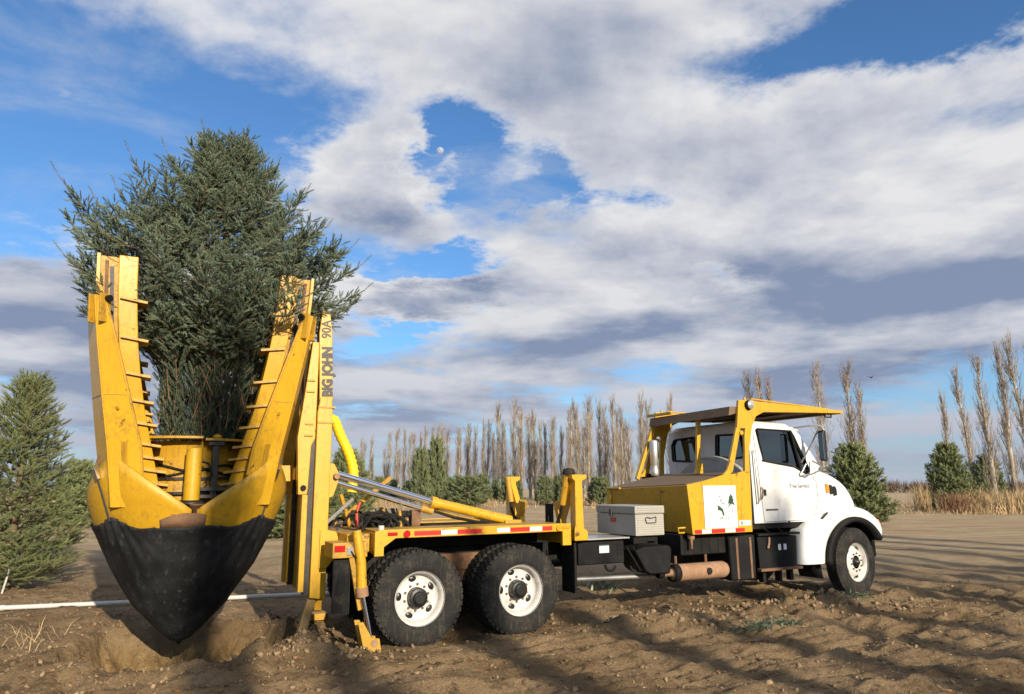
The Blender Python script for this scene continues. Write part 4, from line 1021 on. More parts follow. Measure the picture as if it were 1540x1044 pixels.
for s in (5.75, 6.1, 6.35):
    MB().box(s, s + .06, -1.0, -.9, .30, .5).build('step_hanger', 'black_steel', st, bevel=.004)
for s in (5.14, 5.42):
    MB().box(s, s + .04, -1.088, -1.07, .40, 1.0).build('tank_strap', 'rusty_steel', T)
for k in range(5):
    MB().box(4.22 + k * .16, 4.25 + k * .16, -1.008, -.995, .80, 1.06).build('tank_rib', 'black_steel', T)
for k in range(4):
    MB().box(3.0 + .0, 3.10, -1.028, -1.018, .80 + k * .06, .825 + k * .06).build('louvre', 'black_steel', T)
MB().box(5.05, 6.6, -.42, .42, .5, 1.15).build('engine_block', 'black_steel', T, bevel=.03)
MB().box(6.6, 8.3, -.42, .42, .6, 1.25).build('engine_block', 'black_steel', T, bevel=.03)
MB().box(5.4, 7.0, -.95, .95, 1.10, 1.185).build('cab_subframe', 'black_steel', T, bevel=.01)

# ------------------------------------------------------------------ things on and in the truck


def on_truck(name, label, cat):
    e = empty(name, (0, 0, 0)); e.matrix_world = T.matrix_basis.copy(); return tag(e, label, cat)


bpy.context.view_layer.update()
tb = on_truck('toolbox', 'grey plastic toolbox with a grooved front standing between cradle and yellow box', 'toolbox')
TX0, TX1, TYN, TYF = 3.20, 3.70, -1.20, -.24
MB().box(TX0, TX1, TYN, TYF, 1.105, 1.40).build('body', 'box_plastic', tb, bevel=.012)
MB().box(TX0 - .01, TX1 + .01, TYN - .01, TYF + .01, 1.405, 1.515).build('lid', 'box_lid', tb, bevel=.015)
for k in range(9):
    z = 1.13 + k * .031
    MB().box(TX0 + .03, TX1 - .03, TYN - .008, TYN + .002, z, z + .018).build('ridge', 'box_plastic', tb, bevel=.003)
for k in range(3):
    z = 1.425 + k * .028
    MB().box(TX0 + .03, TX1 - .03, TYN - .017, TYN - .008, z, z + .017).build('ridge', 'box_lid', tb, bevel=.003)
MB().tube([(3.36, TYN - .014, 1.335), (3.38, TYN - .02, 1.36), (3.46, TYN - .022, 1.345), (3.54, TYN - .02, 1.36), (3.55, TYN - .014, 1.335), (3.54, TYN - .018, 1.28), (3.38, TYN - .018, 1.28), (3.36, TYN - .014, 1.335)], .007, 6).build('handle', 'letter_grey', tb)
MB().box(TX0 - .03, TX0 - .008, -.66, -.60, 1.37, 1.46).build('latch', 'letter_grey', tb, bevel=.004)
MB().box(TX0 - .006, TX0 - .001, -.74, -.60, 1.28, 1.34).build('badge', 'red_rubber', tb)

# black fabric round the lower part of the blades
fw = on_truck('fabric_wrap', 'black woven fabric wrapped around the lower part of the spade cone', 'tarp')
nA, nZ = 200, 44; vs_ = []
corners = [R_(-90 - 50), R_(-90 + 45), R_(90 - 45), R_(90 + 45)]
for i in range(nA):
    th = -PI + 2 * PI * i / nA
    dmin = min((abs((th - c + PI) % (2 * PI) - PI), c) for c in corners)
    d = dmin[0]; loose = math.exp(-(d / R_(20)) ** 2)
    sag = .015 * math.sin(th * 7) + .012 * math.sin(th * 13 + 1)
    top = 1.41 + .085 * math.exp(-(d / R_(11)) ** 1.3) + sag - (.015 if d > R_(30) else 0)
    for k in range(nZ + 1):
        f = k / nZ; z = .055 + (top - .055) * f ** 1.0
        r = RZ(z) + .042 if z > .09 else .03 * (z - .05) / .04 + .005
        # gathered folds running down from each tied corner
        dth = (th - dmin[1] + PI) % (2 * PI) - PI
        fold = math.sin(dth / (.035 + .16 * (1 - f)) * 2.2) * .013 * f ** 2 * math.exp(-(d / R_(26)) ** 2)
        wr = .010 * float(vnoise(np.array(th * 6 + 40), np.array(z * 5))) + .022 * float(vnoise(np.array(th * 2.2 + 60 + z), np.array(z * 1.7)))
        r += max(-.024, (fold * 1.6 + wr * 1.25) * min(1, r * 3))
        vs_.append((CS + r * math.cos(th), r * math.sin(th), z))
m = MB(); n1_ = nZ + 1
m.add(vs_, [(i * n1_ + k, ((i + 1) % nA) * n1_ + k, ((i + 1) % nA) * n1_ + k + 1, i * n1_ + k + 1) for i in range(nA) for k in range(nZ)], True)
m.build('fabric', 'fabric', fw, solid=.006, fix=False)
for c in corners[:2]:
    r0 = RZ(1.48) + .045; p0 = Vector((CS + r0 * math.cos(c), r0 * math.sin(c), 1.47)); c2 = c + (R_(2) if c > -PI / 2 else R_(-6)); r1 = RZ(1.95) + .055
    p1 = Vector((CS + r1 * math.cos(c2), r1 * math.sin(c2), 2.0))
    MB().beam(p0, p1, .022, .006, (math.cos(c), math.sin(c), 0)).build('strap', 'letter_grey', fw)
    r_ = p1 + (p0 - p1) * .18
    MB().beam(p1 + (p1 - p0) * .05, r_, .05, .04, (math.cos(c), math.sin(c), 0)).build('ratchet', 'chrome', fw, bevel=.008)
    MB().tube([p1, p1 + Vector((0.01, 0, .1)), p1 + Vector((.03, -.01, .16))], .012, 6).build('hook', 'rusty_steel', fw)

# ------------------------------------------------------------------ conifers


def shoot_template(n, nl, nw, seed=0, stem=.018):
    """one needled shoot along +z, unit length; returns verts, tris, wood flag"""
    r = np.random.default_rng(seed); V = []; F_ = []; wood = []
    for k in range(3):
        a = 2 * PI * k / 3; V.append((stem * math.cos(a), stem * math.sin(a), -.05)); wood.append(2.0)
    V.append((0, 0, 1.0)); wood.append(2.0); F_ += [(0, 1, 3), (1, 2, 3), (2, 0, 3)]
    for i in range(n):
        z = .04 + .94 * (i + r.random() * .6) / n; a = i * 2.399 + r.normal() * .2
        tilt = R_(r.uniform(38, 62)) * (1 - .55 * max(0, z - .75) / .25)
        d = np.array([math.cos(a) * math.sin(tilt), math.sin(a) * math.sin(tilt), math.cos(tilt)])
        sd_ = np.array([-math.sin(a), math.cos(a), 0]); p = np.array([0, 0, z]); L = nl * r.uniform(.75, 1.15)
        b0 = len(V)
        V += [tuple(p + sd_ * nw / 2), tuple(p - sd_ * nw / 2), tuple(p + d * L)]; wood += [0, 0, 0]
        F_.append((b0, b0 + 1, b0 + 2))
    return np.array(V), np.array(F_), np.array(wood)


def rot_to(dirs, rg):
    """rotation matrices taking +z to dirs (N,3) with random roll"""
    d = dirs / np.linalg.norm(dirs, axis=1, keepdims=True)
    h = rg.normal(size=d.shape); a = np.cross(d, h); a /= np.linalg.norm(a, axis=1, keepdims=True); b = np.cross(d, a)
    return np.stack([a, b, d], axis=2)


def stamp(tmpl, pos, dirs, length, tint, rg, width=None):
    V, F_, wood = tmpl; N = len(pos); M = rot_to(dirs, rg)
    w = length if width is None else width
    S = V[None] * np.stack([w, w, length], 1)[:, None, :]
    P = np.einsum('nij,nvj->nvi', M, S) + pos[:, None, :]
    FF = (F_[None] + (np.arange(N) * len(V))[:, None, None]).reshape(-1, 3)
    ti = np.where(wood[None] > 1, 2.0, tint[:, None])
    return P.reshape(-1, 3), FF, ti.ravel()


def tubes_np(paths, n=4):
    """paths: list of (pts (k,3), radii (k,)) -> verts, quads"""
    V = []; F_ = []; o = 0
    ang = np.arange(n) * 2 * PI / n
    for pts, rad in paths:
        pts = np.asarray(pts, float); k = len(pts); d = np.gradient(pts, axis=0); d /= np.linalg.norm(d, axis=1, keepdims=True) + 1e-9
        h = np.array([.31, .17, .93]) if abs(d[0, 2]) < .9 else np.array([1., .1, 0]); a = np.cross(d, h); a /= np.linalg.norm(a, axis=1, keepdims=True) + 1e-9; b = np.cross(d, a)
        ring = pts[:, None] + (a[:, None] * np.cos(ang)[None, :, None] + b[:, None] * np.sin(ang)[None, :, None]) * np.asarray(rad)[:, None, None]
        V.append(ring.reshape(-1, 3)); i = np.arange(k - 1)[:, None]; j = np.arange(n)[None]
        q = np.stack([i * n + j, i * n + (j + 1) % n, (i + 1) * n + (j + 1) % n, (i + 1) * n + j], -1).reshape(-1, 4) + o
        F_.append(q); o += k * n
    return np.concatenate(V), np.concatenate(F_)


TM_HERO = [shoot_template(64, .24, .062, s, .03) for s in range(3)]
TM_TIP = shoot_template(30, .20, .05, 77, .03)
TM_NEAR = [shoot_template(34, .26, .065, s + 10) for s in range(3)]
TM_FAR = [shoot_template(16, .40, .16, s + 20, .02) for s in range(2)]


def branch_shoots(path, rg, tw_len, spacing, sh_len, acc, twigs, t0=.12, flat=.35, twig_lift=.25, tint0=.5, rad=.008):
    """side twigs and shoots along a branch path (k,3)"""
    seg = np.linalg.norm(np.diff(path, axis=0), axis=1); L = np.concatenate([[0], np.cumsum(seg)]); tot = L[-1]
    s = t0 * tot; side = 1
    twigs.append((path, np.linspace(rad * 1.5, rad * .4, len(path))))
    while s < tot:
        p = np.array([np.interp(s, L, path[:, i]) for i in range(3)])
        q = np.array([np.interp(min(s + .04, tot), L, path[:, i]) for i in range(3)]); d = q - p
        if np.linalg.norm(d) < 1e-5: d = path[-1] - path[-2]
        d /= np.linalg.norm(d)
        sv = np.cross(d, [0, 0, 1.0]); sv /= np.linalg.norm(sv) + 1e-6; upv = np.cross(sv, d)
        a = rg.normal() * flat
        dv = sv * side * math.cos(a) + upv * math.sin(a)
        rem = 1 - s / tot
        tl = tw_len * (.30 + .9 * rem) * rg.uniform(.7, 1.25)
        td = d * .75 + dv * .75 + np.array([0, 0, twig_lift * .4]); td /= np.linalg.norm(td)
        n = max(1, int(tl / (spacing * .9)))
        if tl > sh_len * 1.4: twigs.append((np.array([p, p + td * tl]), np.array([rad * .6, rad * .3])))
        for k in range(n):
            f = (k + .35) / n; pp = p + td * tl * f
            o = np.cross(td, rg.normal(size=3)); o /= np.linalg.norm(o) + 1e-6
            o[2] *= .6
            dd = td * .9 + o * rg.uniform(.35, .8) + np.array([0, 0, twig_lift]) * .5
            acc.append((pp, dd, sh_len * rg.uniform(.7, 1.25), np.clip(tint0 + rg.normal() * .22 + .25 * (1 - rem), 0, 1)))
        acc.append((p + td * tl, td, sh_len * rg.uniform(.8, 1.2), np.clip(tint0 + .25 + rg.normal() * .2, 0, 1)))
        if rg.random() < .6:
            acc.append((p, d + rg.normal(size=3) * .35 + np.array([0, 0, .25]), sh_len * rg.uniform(.7, 1.1), np.clip(tint0 + rg.normal() * .2, 0, 1)))
        side = -side; s += spacing * rg.uniform(.6, 1.3)
    d = path[-1] - path[-2]; d /= np.linalg.norm(d)
    for k in range(3): acc.append((path[-1] - d * .05 * k, d + rg.normal(size=3) * .25, sh_len * 1.15, np.clip(tint0 + .3, 0, 1)))


def finish_conifer(acc, twigs, tm, mt, rg, tips=()):
    pos = np.array([a[0] for a in acc]); dr = np.array([a[1] for a in acc]); ln = np.array([a[2] for a in acc]); ti = np.array([a[3] for a in acc])
    Vs, Fs, Ts = [], [], []; o = 0; k = len(tm); pick = rg.integers(0, k, len(pos))
    for i in range(k):
        s = pick == i
        if not s.any(): continue
        v, f, t_ = stamp(tm[i], pos[s], dr[s], ln[s], ti[s], rg); Vs.append(v); Fs.append(f + o); Ts.append(t_); o += len(v)
    if len(tips):
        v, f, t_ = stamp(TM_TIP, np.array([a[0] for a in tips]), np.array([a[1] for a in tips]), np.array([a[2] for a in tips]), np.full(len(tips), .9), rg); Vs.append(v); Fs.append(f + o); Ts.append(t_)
    crown = np_mesh('crown', np.concatenate(Vs), np.concatenate(Fs), mt, np.concatenate(Ts))
    tv, tf = tubes_np(twigs, 4)
    limbs = np_mesh('limbs', tv, tf, 'bark_spruce', smooth=True)
    return crown, limbs


def conifer_meshes(h, R, seed, tm, mt, levels, spacing, sh_len, nbr=(5, 8), skirt=.03, droop=.12, power=.85, tw=.34):
    rg = np.random.default_rng(seed); acc = []; twigs = []
    for li in range(levels):
        f = (li + rg.random() * .5) / levels; z = h * (skirt + (1 - skirt) * f)
        n = int(rg.integers(*nbr)); a0 = rg.random() * 6.3
        for k in range(n):
            a = a0 + 2 * PI * k / n + rg.normal() * .2
            L = max(.12, R * (1 - f) ** power * rg.uniform(.72, 1.16) + .06 * h * (.3 if f > .8 else .15))
            up_ = .10 + .9 * f ** 1.6
            tt = np.linspace(0, 1, 7)
            rr = L * tt; zz = z + L * (up_ * tt - droop * 2.2 * tt * (1 - tt) * (1 - f) + .16 * tt ** 3)
            path = np.stack([rr * np.cos(a + .12 * tt), rr * np.sin(a + .12 * tt), zz], 1)
            branch_shoots(path, rg, tw * L, spacing, sh_len, acc, twigs, .14, .3, .3, .42 + .2 * f, .006 * h / 3)
    for k in range(6): acc.append((np.array([0, 0, h * (.97 - .02 * k)]), np.array([rg.normal() * .3, rg.normal() * .3, 1.0]), sh_len * 1.4, .7))
    crown, limbs = finish_conifer(acc, twigs, tm, mt, rg)
    tv, tf = tubes_np([(np.array([[0, 0, -.08], [0, 0, .3 * h], [0.01, 0, .7 * h], [0, 0, .97 * h]]), np.array([.022, .018, .010, .002]) * h)], 8)
    trunk = np_mesh('trunk', tv, tf, 'bark_spruce', smooth=True)
    return trunk, limbs, crown


def place_conifer(meshes, x, y, label, group=None, rot=0, sc=(1, 1, 1), name='spruce_tree', cat='tree', z=None):
    e = empty(name, (x, y, float(ground_z(x, y)) if z is None else z), (0, 0, rot)); e.scale = sc
    for nm, me in zip(('trunk', 'limbs', 'crown'), meshes): link_mesh(nm, me, e)
    return tag(e, label, cat, group)


# the spruce held in the spade: lower branches tied upright, upper ones spreading
rg = np.random.default_rng(11); acc = []; twigs = []; tips = []
def tip(path, L):
    d = path[-1] - path[-2]; d = d / np.linalg.norm(d) + np.array([0, 0, .3]); tips.append((path[-1], d, L))
for i in range(44):             # tied branches, rising close to the stem and then springing out
    a = 2 * PI * i / 44 * 5.02 + rg.normal() * .1; rr0 = rg.uniform(.38, .55); z0 = rg.uniform(1.75, 2.3)
    zk = rg.uniform(3.2, 3.6); ll = rg.uniform(.6, 1.4); z1 = zk + ll * rg.uniform(.30, .95)
    ro_ = rr0 + ll * rg.uniform(.70, .95)
    P = np.array([[.10, 2.0 - .3], [.36, z0], [rr0, 2.6], [rr0 + .02, zk - .25], [rr0 + .14, zk + .1], [(rr0 + ro_) / 2 + .05, (zk + z1) / 2 + .02], [ro_, z1]])
    tt = np.linspace(0, 6, 16); r_s = np.interp(tt, range(7), P[:, 0]); z_s = np.interp(tt, range(7), P[:, 1])
    aa = a + .10 * np.sin(tt * .8 + i)
    path = np.stack([r_s * np.cos(aa), r_s * np.sin(aa), z_s], 1)
    branch_shoots(path[2:11], rg, .12, .05, .10, acc, twigs, .02, 1.2, 1.3, .22, .005)
    branch_shoots(path[8:], rg, .38, .05, .105, acc, twigs, .05, .55, .5, .55, .005); tip(path, rg.uniform(.1, .22))
ENV = ([3.42, 3.55, 3.8, 4.2, 4.6, 5.0, 5.4, 5.8, 6.1, 6.25], [.60, .92, 1.26, 1.52, 1.46, 1.15, .80, .50, .25, .08])
for i in range(520):            # layered sprays through the crown, reaching out, sagging a little and lifting at the tip
    z0 = 3.45 + 2.65 * rg.random() ** 1.25; a = rg.random() * 2 * PI; R0 = float(np.interp(z0, *ENV)); lump = 1 + .16 * math.sin(a * 3 + z0 * 2.1) + .12 * math.sin(a * 7 + z0 * 5) - .10 * math.cos(a)
    r1 = R0 * lump * (1 - .62 * rg.random() ** 1.7); L = rg.uniform(.34, .62) * (.55 + .45 * min(1, R0)); r0 = max(.04, r1 - L)
    tt = np.linspace(0, 1, 6); lift = rg.uniform(.05, .55) + .35 * max(0, z0 - 4.8)
    zz_ = z0 - L * .25 + L * (lift * tt - .35 * tt * (1 - tt) + .22 * tt ** 3); rr_s = r0 + (r1 - r0) * tt
    aa = a + rg.normal() * .25 * tt
    path = np.stack([rr_s * np.cos(aa), rr_s * np.sin(aa), zz_], 1)
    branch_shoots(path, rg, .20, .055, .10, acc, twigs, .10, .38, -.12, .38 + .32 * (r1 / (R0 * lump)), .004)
    if rg.random() < .35 and r1 > .8 * R0: tip(path, rg.uniform(.08, .18))
for i in range(2600):           # bound column of foliage above the ring
    a = rg.random() * 2 * PI; z0 = rg.uniform(2.15, 3.55); r0 = rg.uniform(.40, .56) * (1 + .06 * math.sin(a * 5 + z0 * 3))
    d = np.array([math.cos(a) * .35, math.sin(a) * .35, 1.0]) + rg.normal(size=3) * .28
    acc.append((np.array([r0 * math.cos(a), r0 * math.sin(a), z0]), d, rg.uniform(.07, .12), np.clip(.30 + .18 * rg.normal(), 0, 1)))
# long leaders that break the outline, matched to the photograph's silhouette (s across, z)
for (s1, z1, s0, z0, y1) in ((-1.86, 5.40, -.45, 4.0, -.2), (-1.52, 4.75, -.4, 3.8, -.4), (-1.28, 5.52, -.3, 4.3, .2), (-1.15, 5.78, -.2, 4.5, -.3), (-.78, 6.10, -.1, 5.0, .1), (-.36, 6.42, .02, 5.4, .0), (.30, 6.22, .05, 5.5, .1), (-.02, 6.30, 0, 5.5, .0), (.14, 6.26, 0, 5.5, -.15),
                            (1.00, 5.85, .2, 4.8, .1), (1.14, 5.20, .3, 4.4, -.3), (1.36, 5.48, .3, 4.5, .3), (1.70, 5.18, .5, 4.2, .1), (1.78, 4.85, .5, 4.0, -.2), (1.84, 4.50, .6, 3.8, -.1), (1.62, 4.2, .6, 3.7, .2), (-1.75, 4.55, -.6, 3.7, .1), (-1.55, 4.30, -.6, 3.6, -.3), (.55, 6.0, .1, 5.2, -.2), (-1.42, 5.05, -.4, 4.1, -.5)):
    tt = np.linspace(0, 1, 8)
    path = np.stack([s0 + (s1 - s0) * tt, y1 * tt, z0 + (z1 - z0) * (tt * .75 + .25 * tt ** 2.2)], 1)
    n0 = len(acc)
    branch_shoots(path[:7], rg, .34, .045, .11, acc, twigs, .1, .6, .2, .62, .006)
    twigs.append((path[6:], np.linspace(.008, .004, 2)))
    d = path[-1] - path[-2]
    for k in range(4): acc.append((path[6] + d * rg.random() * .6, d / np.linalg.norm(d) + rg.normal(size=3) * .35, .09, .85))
    tip(path, .17)
tw_c = [(-.12 + sa * .707, -.707 * sb) for sa in (-1, 1) for sb in (1, -1)]


def clear_of_towers(p):
    for (sx, sy_) in tw_c:
        rr = float(np.interp(p[2], [2.3, 3.0, 3.65, 4.3, 4.45], [.82, 1.05, 1.18, 1.24, 1.24])); ux, uy = (sx + .12), sy_
        if p[2] < 4.5 and abs(p[0] - (-.12 + ux * rr)) < .24 and abs(p[1] - uy * rr) < .24: return False
    return True


acc = [q for q in acc if clear_of_towers(q[0])]; tips = [q for q in tips if clear_of_towers(q[0])]
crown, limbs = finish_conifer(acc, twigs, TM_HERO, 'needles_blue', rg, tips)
tv, tf = tubes_np([(np.array([[0, 0, 1.2], [0, 0, 2.4], [.01, .02, 4.2], [.04, 0, 5.6], [.02, 0, 6.15]]), np.array([.13, .11, .07, .025, .008]))], 10)
trunk = np_mesh('trunk', tv, tf, 'bark_spruce', smooth=True)
hero = empty('spruce_tree', (*to_world(CS + .12, 0), -.02), (0, 0, TH))
for nm, me in zip(('trunk', 'limbs', 'crown'), (trunk, limbs, crown)): link_mesh(nm, me, hero)
tag(hero, 'blue-green spruce held upright in the yellow spade, lower branches tied tight', 'tree')

tw_ = []
for i in range(70):             # brown stems of the tied branches showing through
    a = rg.random() * 2 * PI; z0 = rg.uniform(2.1, 2.9); L = rg.uniform(.3, .85); rr = rg.uniform(.47, .60); t_ = np.linspace(0, 1, 5)
    tw_.append((np.stack([rr * np.cos(a + .25 * rg.normal() * t_), rr * np.sin(a + .25 * rg.normal() * t_), z0 + L * t_], 1), np.linspace(.006, .002, 5)))
tv, tf = tubes_np(tw_, 5); link_mesh('tied_stems', np_mesh('tied_stems', tv, tf, 'tied_stem', smooth=True), hero)
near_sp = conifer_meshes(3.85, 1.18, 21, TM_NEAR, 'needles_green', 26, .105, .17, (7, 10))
place_conifer(near_sp, -9.30, 13.55, 'full spruce standing left of the spade, cut by the left edge', None, .4)
mid_a = conifer_meshes(4.0, 1.75, 31, TM_FAR, 'needles_green', 17, .19, .34, (6, 9), power=.7)
mid_b = conifer_meshes(3.2, 1.35, 32, TM_FAR, 'needles_green', 14, .20, .34, (6, 9), power=.6)
far_a = conifer_meshes(3.0, 1.1, 41, TM_FAR, 'needles_far', 10, .30, .46, (5, 7), power=.7)
far_b = conifer_meshes(2.6, 1.25, 42, TM_FAR, 'needles_far', 9, .30, .46, (5, 7), power=.55)


def at_px(u, d): return (u - 770) / FPX * d * .98, d


# name each by what it stands beside
for (ms, u, d, h0, h, wd, lab) in (
        (mid_b, 120, 34, 3.2, 2.7, 1.0, 'low spruce behind the large left spruce, beside the left blade'),
        (mid_a, 425, 27, 4.0, 2.5, 1.15, 'green spruce seen just right of the black fabric cone'),
        (mid_a, 520, 40, 4.0, 3.6, .95, 'spruce seen through the gap between mast and yellow hose'),
        (mid_b, 478, 33, 3.2, 2.6, 1.1, 'low spruce half hidden behind the yellow mast'),
        (far_a, 632, 78, 3.0, 5.3, .55, 'left one of two tall pointed spruces above the hydraulic cylinder'),
        (far_a, 655, 80, 3.0, 6.4, .5, 'right and taller one of two pointed spruces above the hydraulic cylinder'),
        (far_b, 700, 64, 2.6, 2.4, 1.6, 'broad low bush-like spruce above the yellow cylinder barrel'),
        (mid_a, 1286, 35, 4.0, 3.6, 1.0, 'dense green spruce right behind the truck bonnet'),
        (mid_a, 1430, 58, 4.0, 5.0, .86, 'dark round spruce beside the dry grass on the right'),
        (far_a, 1490, 76, 3.0, 4.6, .9, 'small spruce between poplars behind the tall dry grass')):
    x, y = at_px(u, d); k = h / h0
    place_conifer(ms, x, y, lab, None, random.random() * 6, (k * wd, k * wd, k))

row = []
for (u, d, h) in [(555, 95, 2.6), (572, 88, 2.9), (592, 92, 2.8), (612, 86, 2.4), (678, 84, 3.0), (726, 80, 3.1), (745, 86, 2.7), (762, 82, 2.9), (778, 80, 2.6), (820, 78, 2.9), (836, 80, 3.1), (852, 78, 2.6), (893, 76, 2.9), (907, 74, 2.7)]:
    row.append((u + random.uniform(-3, 3), d, h))
for i, (u, d, h) in enumerate(row):
    x, y = at_px(u, d); ms = (far_a, far_b)[i % 2]; k = h / (3.0, 2.6)[i % 2]
    if u < 630: where = ['first', 'second', 'third', 'fourth'][i] + ' small far spruce from the left between yellow hose and pointed spruces'
    elif u < 790: where = ['first', 'second', 'third', 'fourth', 'fifth'][i - 4] + ' small far spruce from the left between pointed spruces and cradle'
    elif u < 870: where = ['left', 'middle', 'right'][i - 9] + ' one of three small spruces seen between the two yellow cradle posts'
    else: where = ['left', 'right'][i - 12] + ' one of two small spruces between the right cradle post and yellow box'
    place_conifer(ms, x, y, where, 'row of small spruces before the poplars', random.random() * 6, (k * .72, k * .72, k * .9))

# ------------------------------------------------------------------ bare columnar poplars


def poplar_meshes(h, seed, wid=1.0, lean=0.0, fat=1.0):
    rg = np.random.default_rng(seed)
    tt = np.linspace(0, 1, 9); wob = np.cumsum(rg.normal(size=(9, 2)) * .06, 0)
    tr = np.stack([wob[:, 0] + lean * tt * h, wob[:, 1], tt * h], 1)
    V, F_ = tubes_np([(tr, .21 * (1 - tt) ** .8 + .02)], 7); trunk = np_mesh('trunk', V, F_, 'poplar_bark', smooth=True)
    paths = []
    for i in range(125):
        f = .04 + .90 * rg.random() ** .9; p = np.array([np.interp(f, tt, tr[:, k]) for k in range(3)])
        a = rg.random() * 2 * PI; L = h * rg.uniform(.10, .20) * (1.15 - .55 * f); out = wid * L * rg.uniform(.16, .42)
        s = np.linspace(0, 1, 5); rr = out * s ** .6
        pts = np.stack([p[0] + rr * math.cos(a) + lean * s * L, p[1] + rr * math.sin(a), p[2] + L * s], 1) + rg.normal(size=(5, 3)) * .03
        paths.append((pts, np.linspace(.030, .010, 5) * fat))
        for k in range(5):
            q = pts[1] + (pts[4] - pts[1]) * rg.random(); l2 = L * rg.uniform(.22, .5); a2 = rg.random() * 2 * PI; o2 = l2 * rg.uniform(.15, .55)
            paths.append((np.array([q, q + [o2 * .7 * math.cos(a2), o2 * .7 * math.sin(a2), l2 * .45], q + [o2 * math.cos(a2), o2 * math.sin(a2), l2]]), np.array([.013, .010, .005]) * fat))
    V, F_ = tubes_np(paths, 3)
    return trunk, np_mesh('crown', V, F_, 'poplar_twig')


POP = [poplar_meshes(13, s, w, l) for s, w, l in ((1, 1.2, 0), (2, .95, .01), (3, 1.45, -.01), (4, 1.1, .005), (5, .9, -.008))]
POPL = [poplar_meshes(13, s, 1.0, -.035) for s in (11, 12, 13)]


def place_poplar(k, x, y, h, label, group, rot=None, z=0, bank=None):
    e = empty('poplar_tree', (x, y, z), (0, 0, random.random() * 6 if rot is None else rot)); sc = h / 13; e.scale = (sc * .5 + .5, sc * .5 + .5, sc)
    for nm, me in zip(('trunk', 'crown'), (bank or POP)[k]): link_mesh(nm, me, e)
    return tag(e, label, 'tree', group)


ORD = ['first', 'second', 'third', 'fourth', 'fifth', 'sixth', 'seventh', 'eighth', 'ninth', 'tenth', 'eleventh', 'twelfth', 'thirteenth', 'fourteenth', 'fifteenth', 'sixteenth', 'seventeenth', 'eighteenth', 'nineteenth', 'twentieth']
# tops read from the photograph, height of the row read from its distance
tops = [(545, 668), (556, 660), (583, 652), (594, 648), (607, 650), (622, 655), (636, 645), (659, 640), (672, 650), (690, 655), (703, 640), (714, 645), (733, 634), (749, 612), (758, 640), (773, 605), (786, 618), (797, 624), (806, 622), (820, 640),
        (832, 630), (843, 648), (861, 612), (870, 608), (880, 645), (887, 600), (903, 608), (914, 612), (925, 603), (938, 618), (948, 640), (967, 598), (975, 606)]
zones = [(0, 612, 'bare poplar, %s from the left between the yellow hose and the two pointed spruces'), (612, 690, 'bare poplar, %s from the left beside the two pointed spruces'), (690, 790, 'bare poplar, %s from the left between the pointed spruces and the cradle'),
         (790, 885, 'bare poplar, %s from the left above the transport cradle'), (885, 985, 'bare poplar, %s from the left between cradle and cab guard')]
cnt = {}
for i, (u, v) in enumerate(tops):
    d = float(np.interp(u, [540, 640, 740, 860, 980], [172, 138, 112, 100, 95])) + random.uniform(-3, 6)
    x, y = at_px(u, d); hz_ = CAMZ + (HOR - v) / FPX * d * 1.0
    zi = [j for j, z in enumerate(zones) if z[0] <= u < z[1]][0]; cnt[zi] = cnt.get(zi, 0) + 1
    place_poplar(i % 5, x, y, hz_, zones[zi][2] % ORD[cnt[zi] - 1], 'bare poplars in the row behind the truck')
cnt = {}
for i in range(24):
    u = 541 + i * 18.4 + random.uniform(-4, 4); zi = [j for j, z in enumerate(zones) if z[0] <= u < z[1]]
    if not zi: continue
    zi = zi[0]; cnt[zi] = cnt.get(zi, 0) + 1
    d = float(np.interp(u, [540, 640, 740, 860, 980], [172, 138, 112, 100, 95])) + random.uniform(14, 34); v = float(np.interp(u, [540, 640, 740, 860, 980], [676, 662, 645, 632, 628])) + random.uniform(-14, 14)
    x, y = at_px(u, d); place_poplar((i * 3 + 1) % 5, x, y, CAMZ + (HOR - v) / FPX * d, zones[zi][2].replace('bare poplar', 'fainter rear-row poplar') % ORD[cnt[zi] - 1], 'fainter poplars of the rear row')
for (u, v, d, k, lab) in ((1137, 562, 80, 0, 'bare poplar, leftmost of three showing above the yellow cab guard'), (1155, 560, 79, 1, 'bare poplar, middle of three showing above the yellow cab guard'), (1168, 572, 78, 4, 'bare poplar, rightmost of three showing above the yellow cab guard'),
                          (1010, 600, 92, 3, 'bare poplar seen through the cab guard next to the exhaust stack'), (1245, 546, 70, 2, 'dense bare poplar just behind the front tip of the cab guard'),
                          (1286, 550, 69, 3, 'taller of two bare poplars above the spruce behind the bonnet'), (1303, 580, 68, 1, 'shorter of two bare poplars above the spruce behind the bonnet')):
    x, y = at_px(u, d); place_poplar(k, x, y, CAMZ + (HOR - v) / FPX * d, lab, 'bare poplars in the row behind the truck')
for (u, v, d, k, lab) in ((1407, 590, 88, 0, 'thin bare poplar, leftmost of the leaning group at the right'), (1440, 558, 78, 1, 'slender leaning poplar, second from the left in the right group'), (1466, 534, 70, 2, 'thick leaning poplar behind the dark round spruce at the right'),
                          (1502, 516, 62, 0, 'tall leaning poplar above the small far spruce at the right'), (1530, 512, 58, 1, 'tallest leaning poplar, next to the right edge'), (1554, 520, 56, 2, 'leaning poplar cut by the right edge')):
    x, y = at_px(u + 26, d); h = CAMZ + (HOR - v) / FPX * d
    place_poplar(k, x, y, h, lab, 'leaning poplars at the right', random.uniform(-.5, .5), bank=POPL)
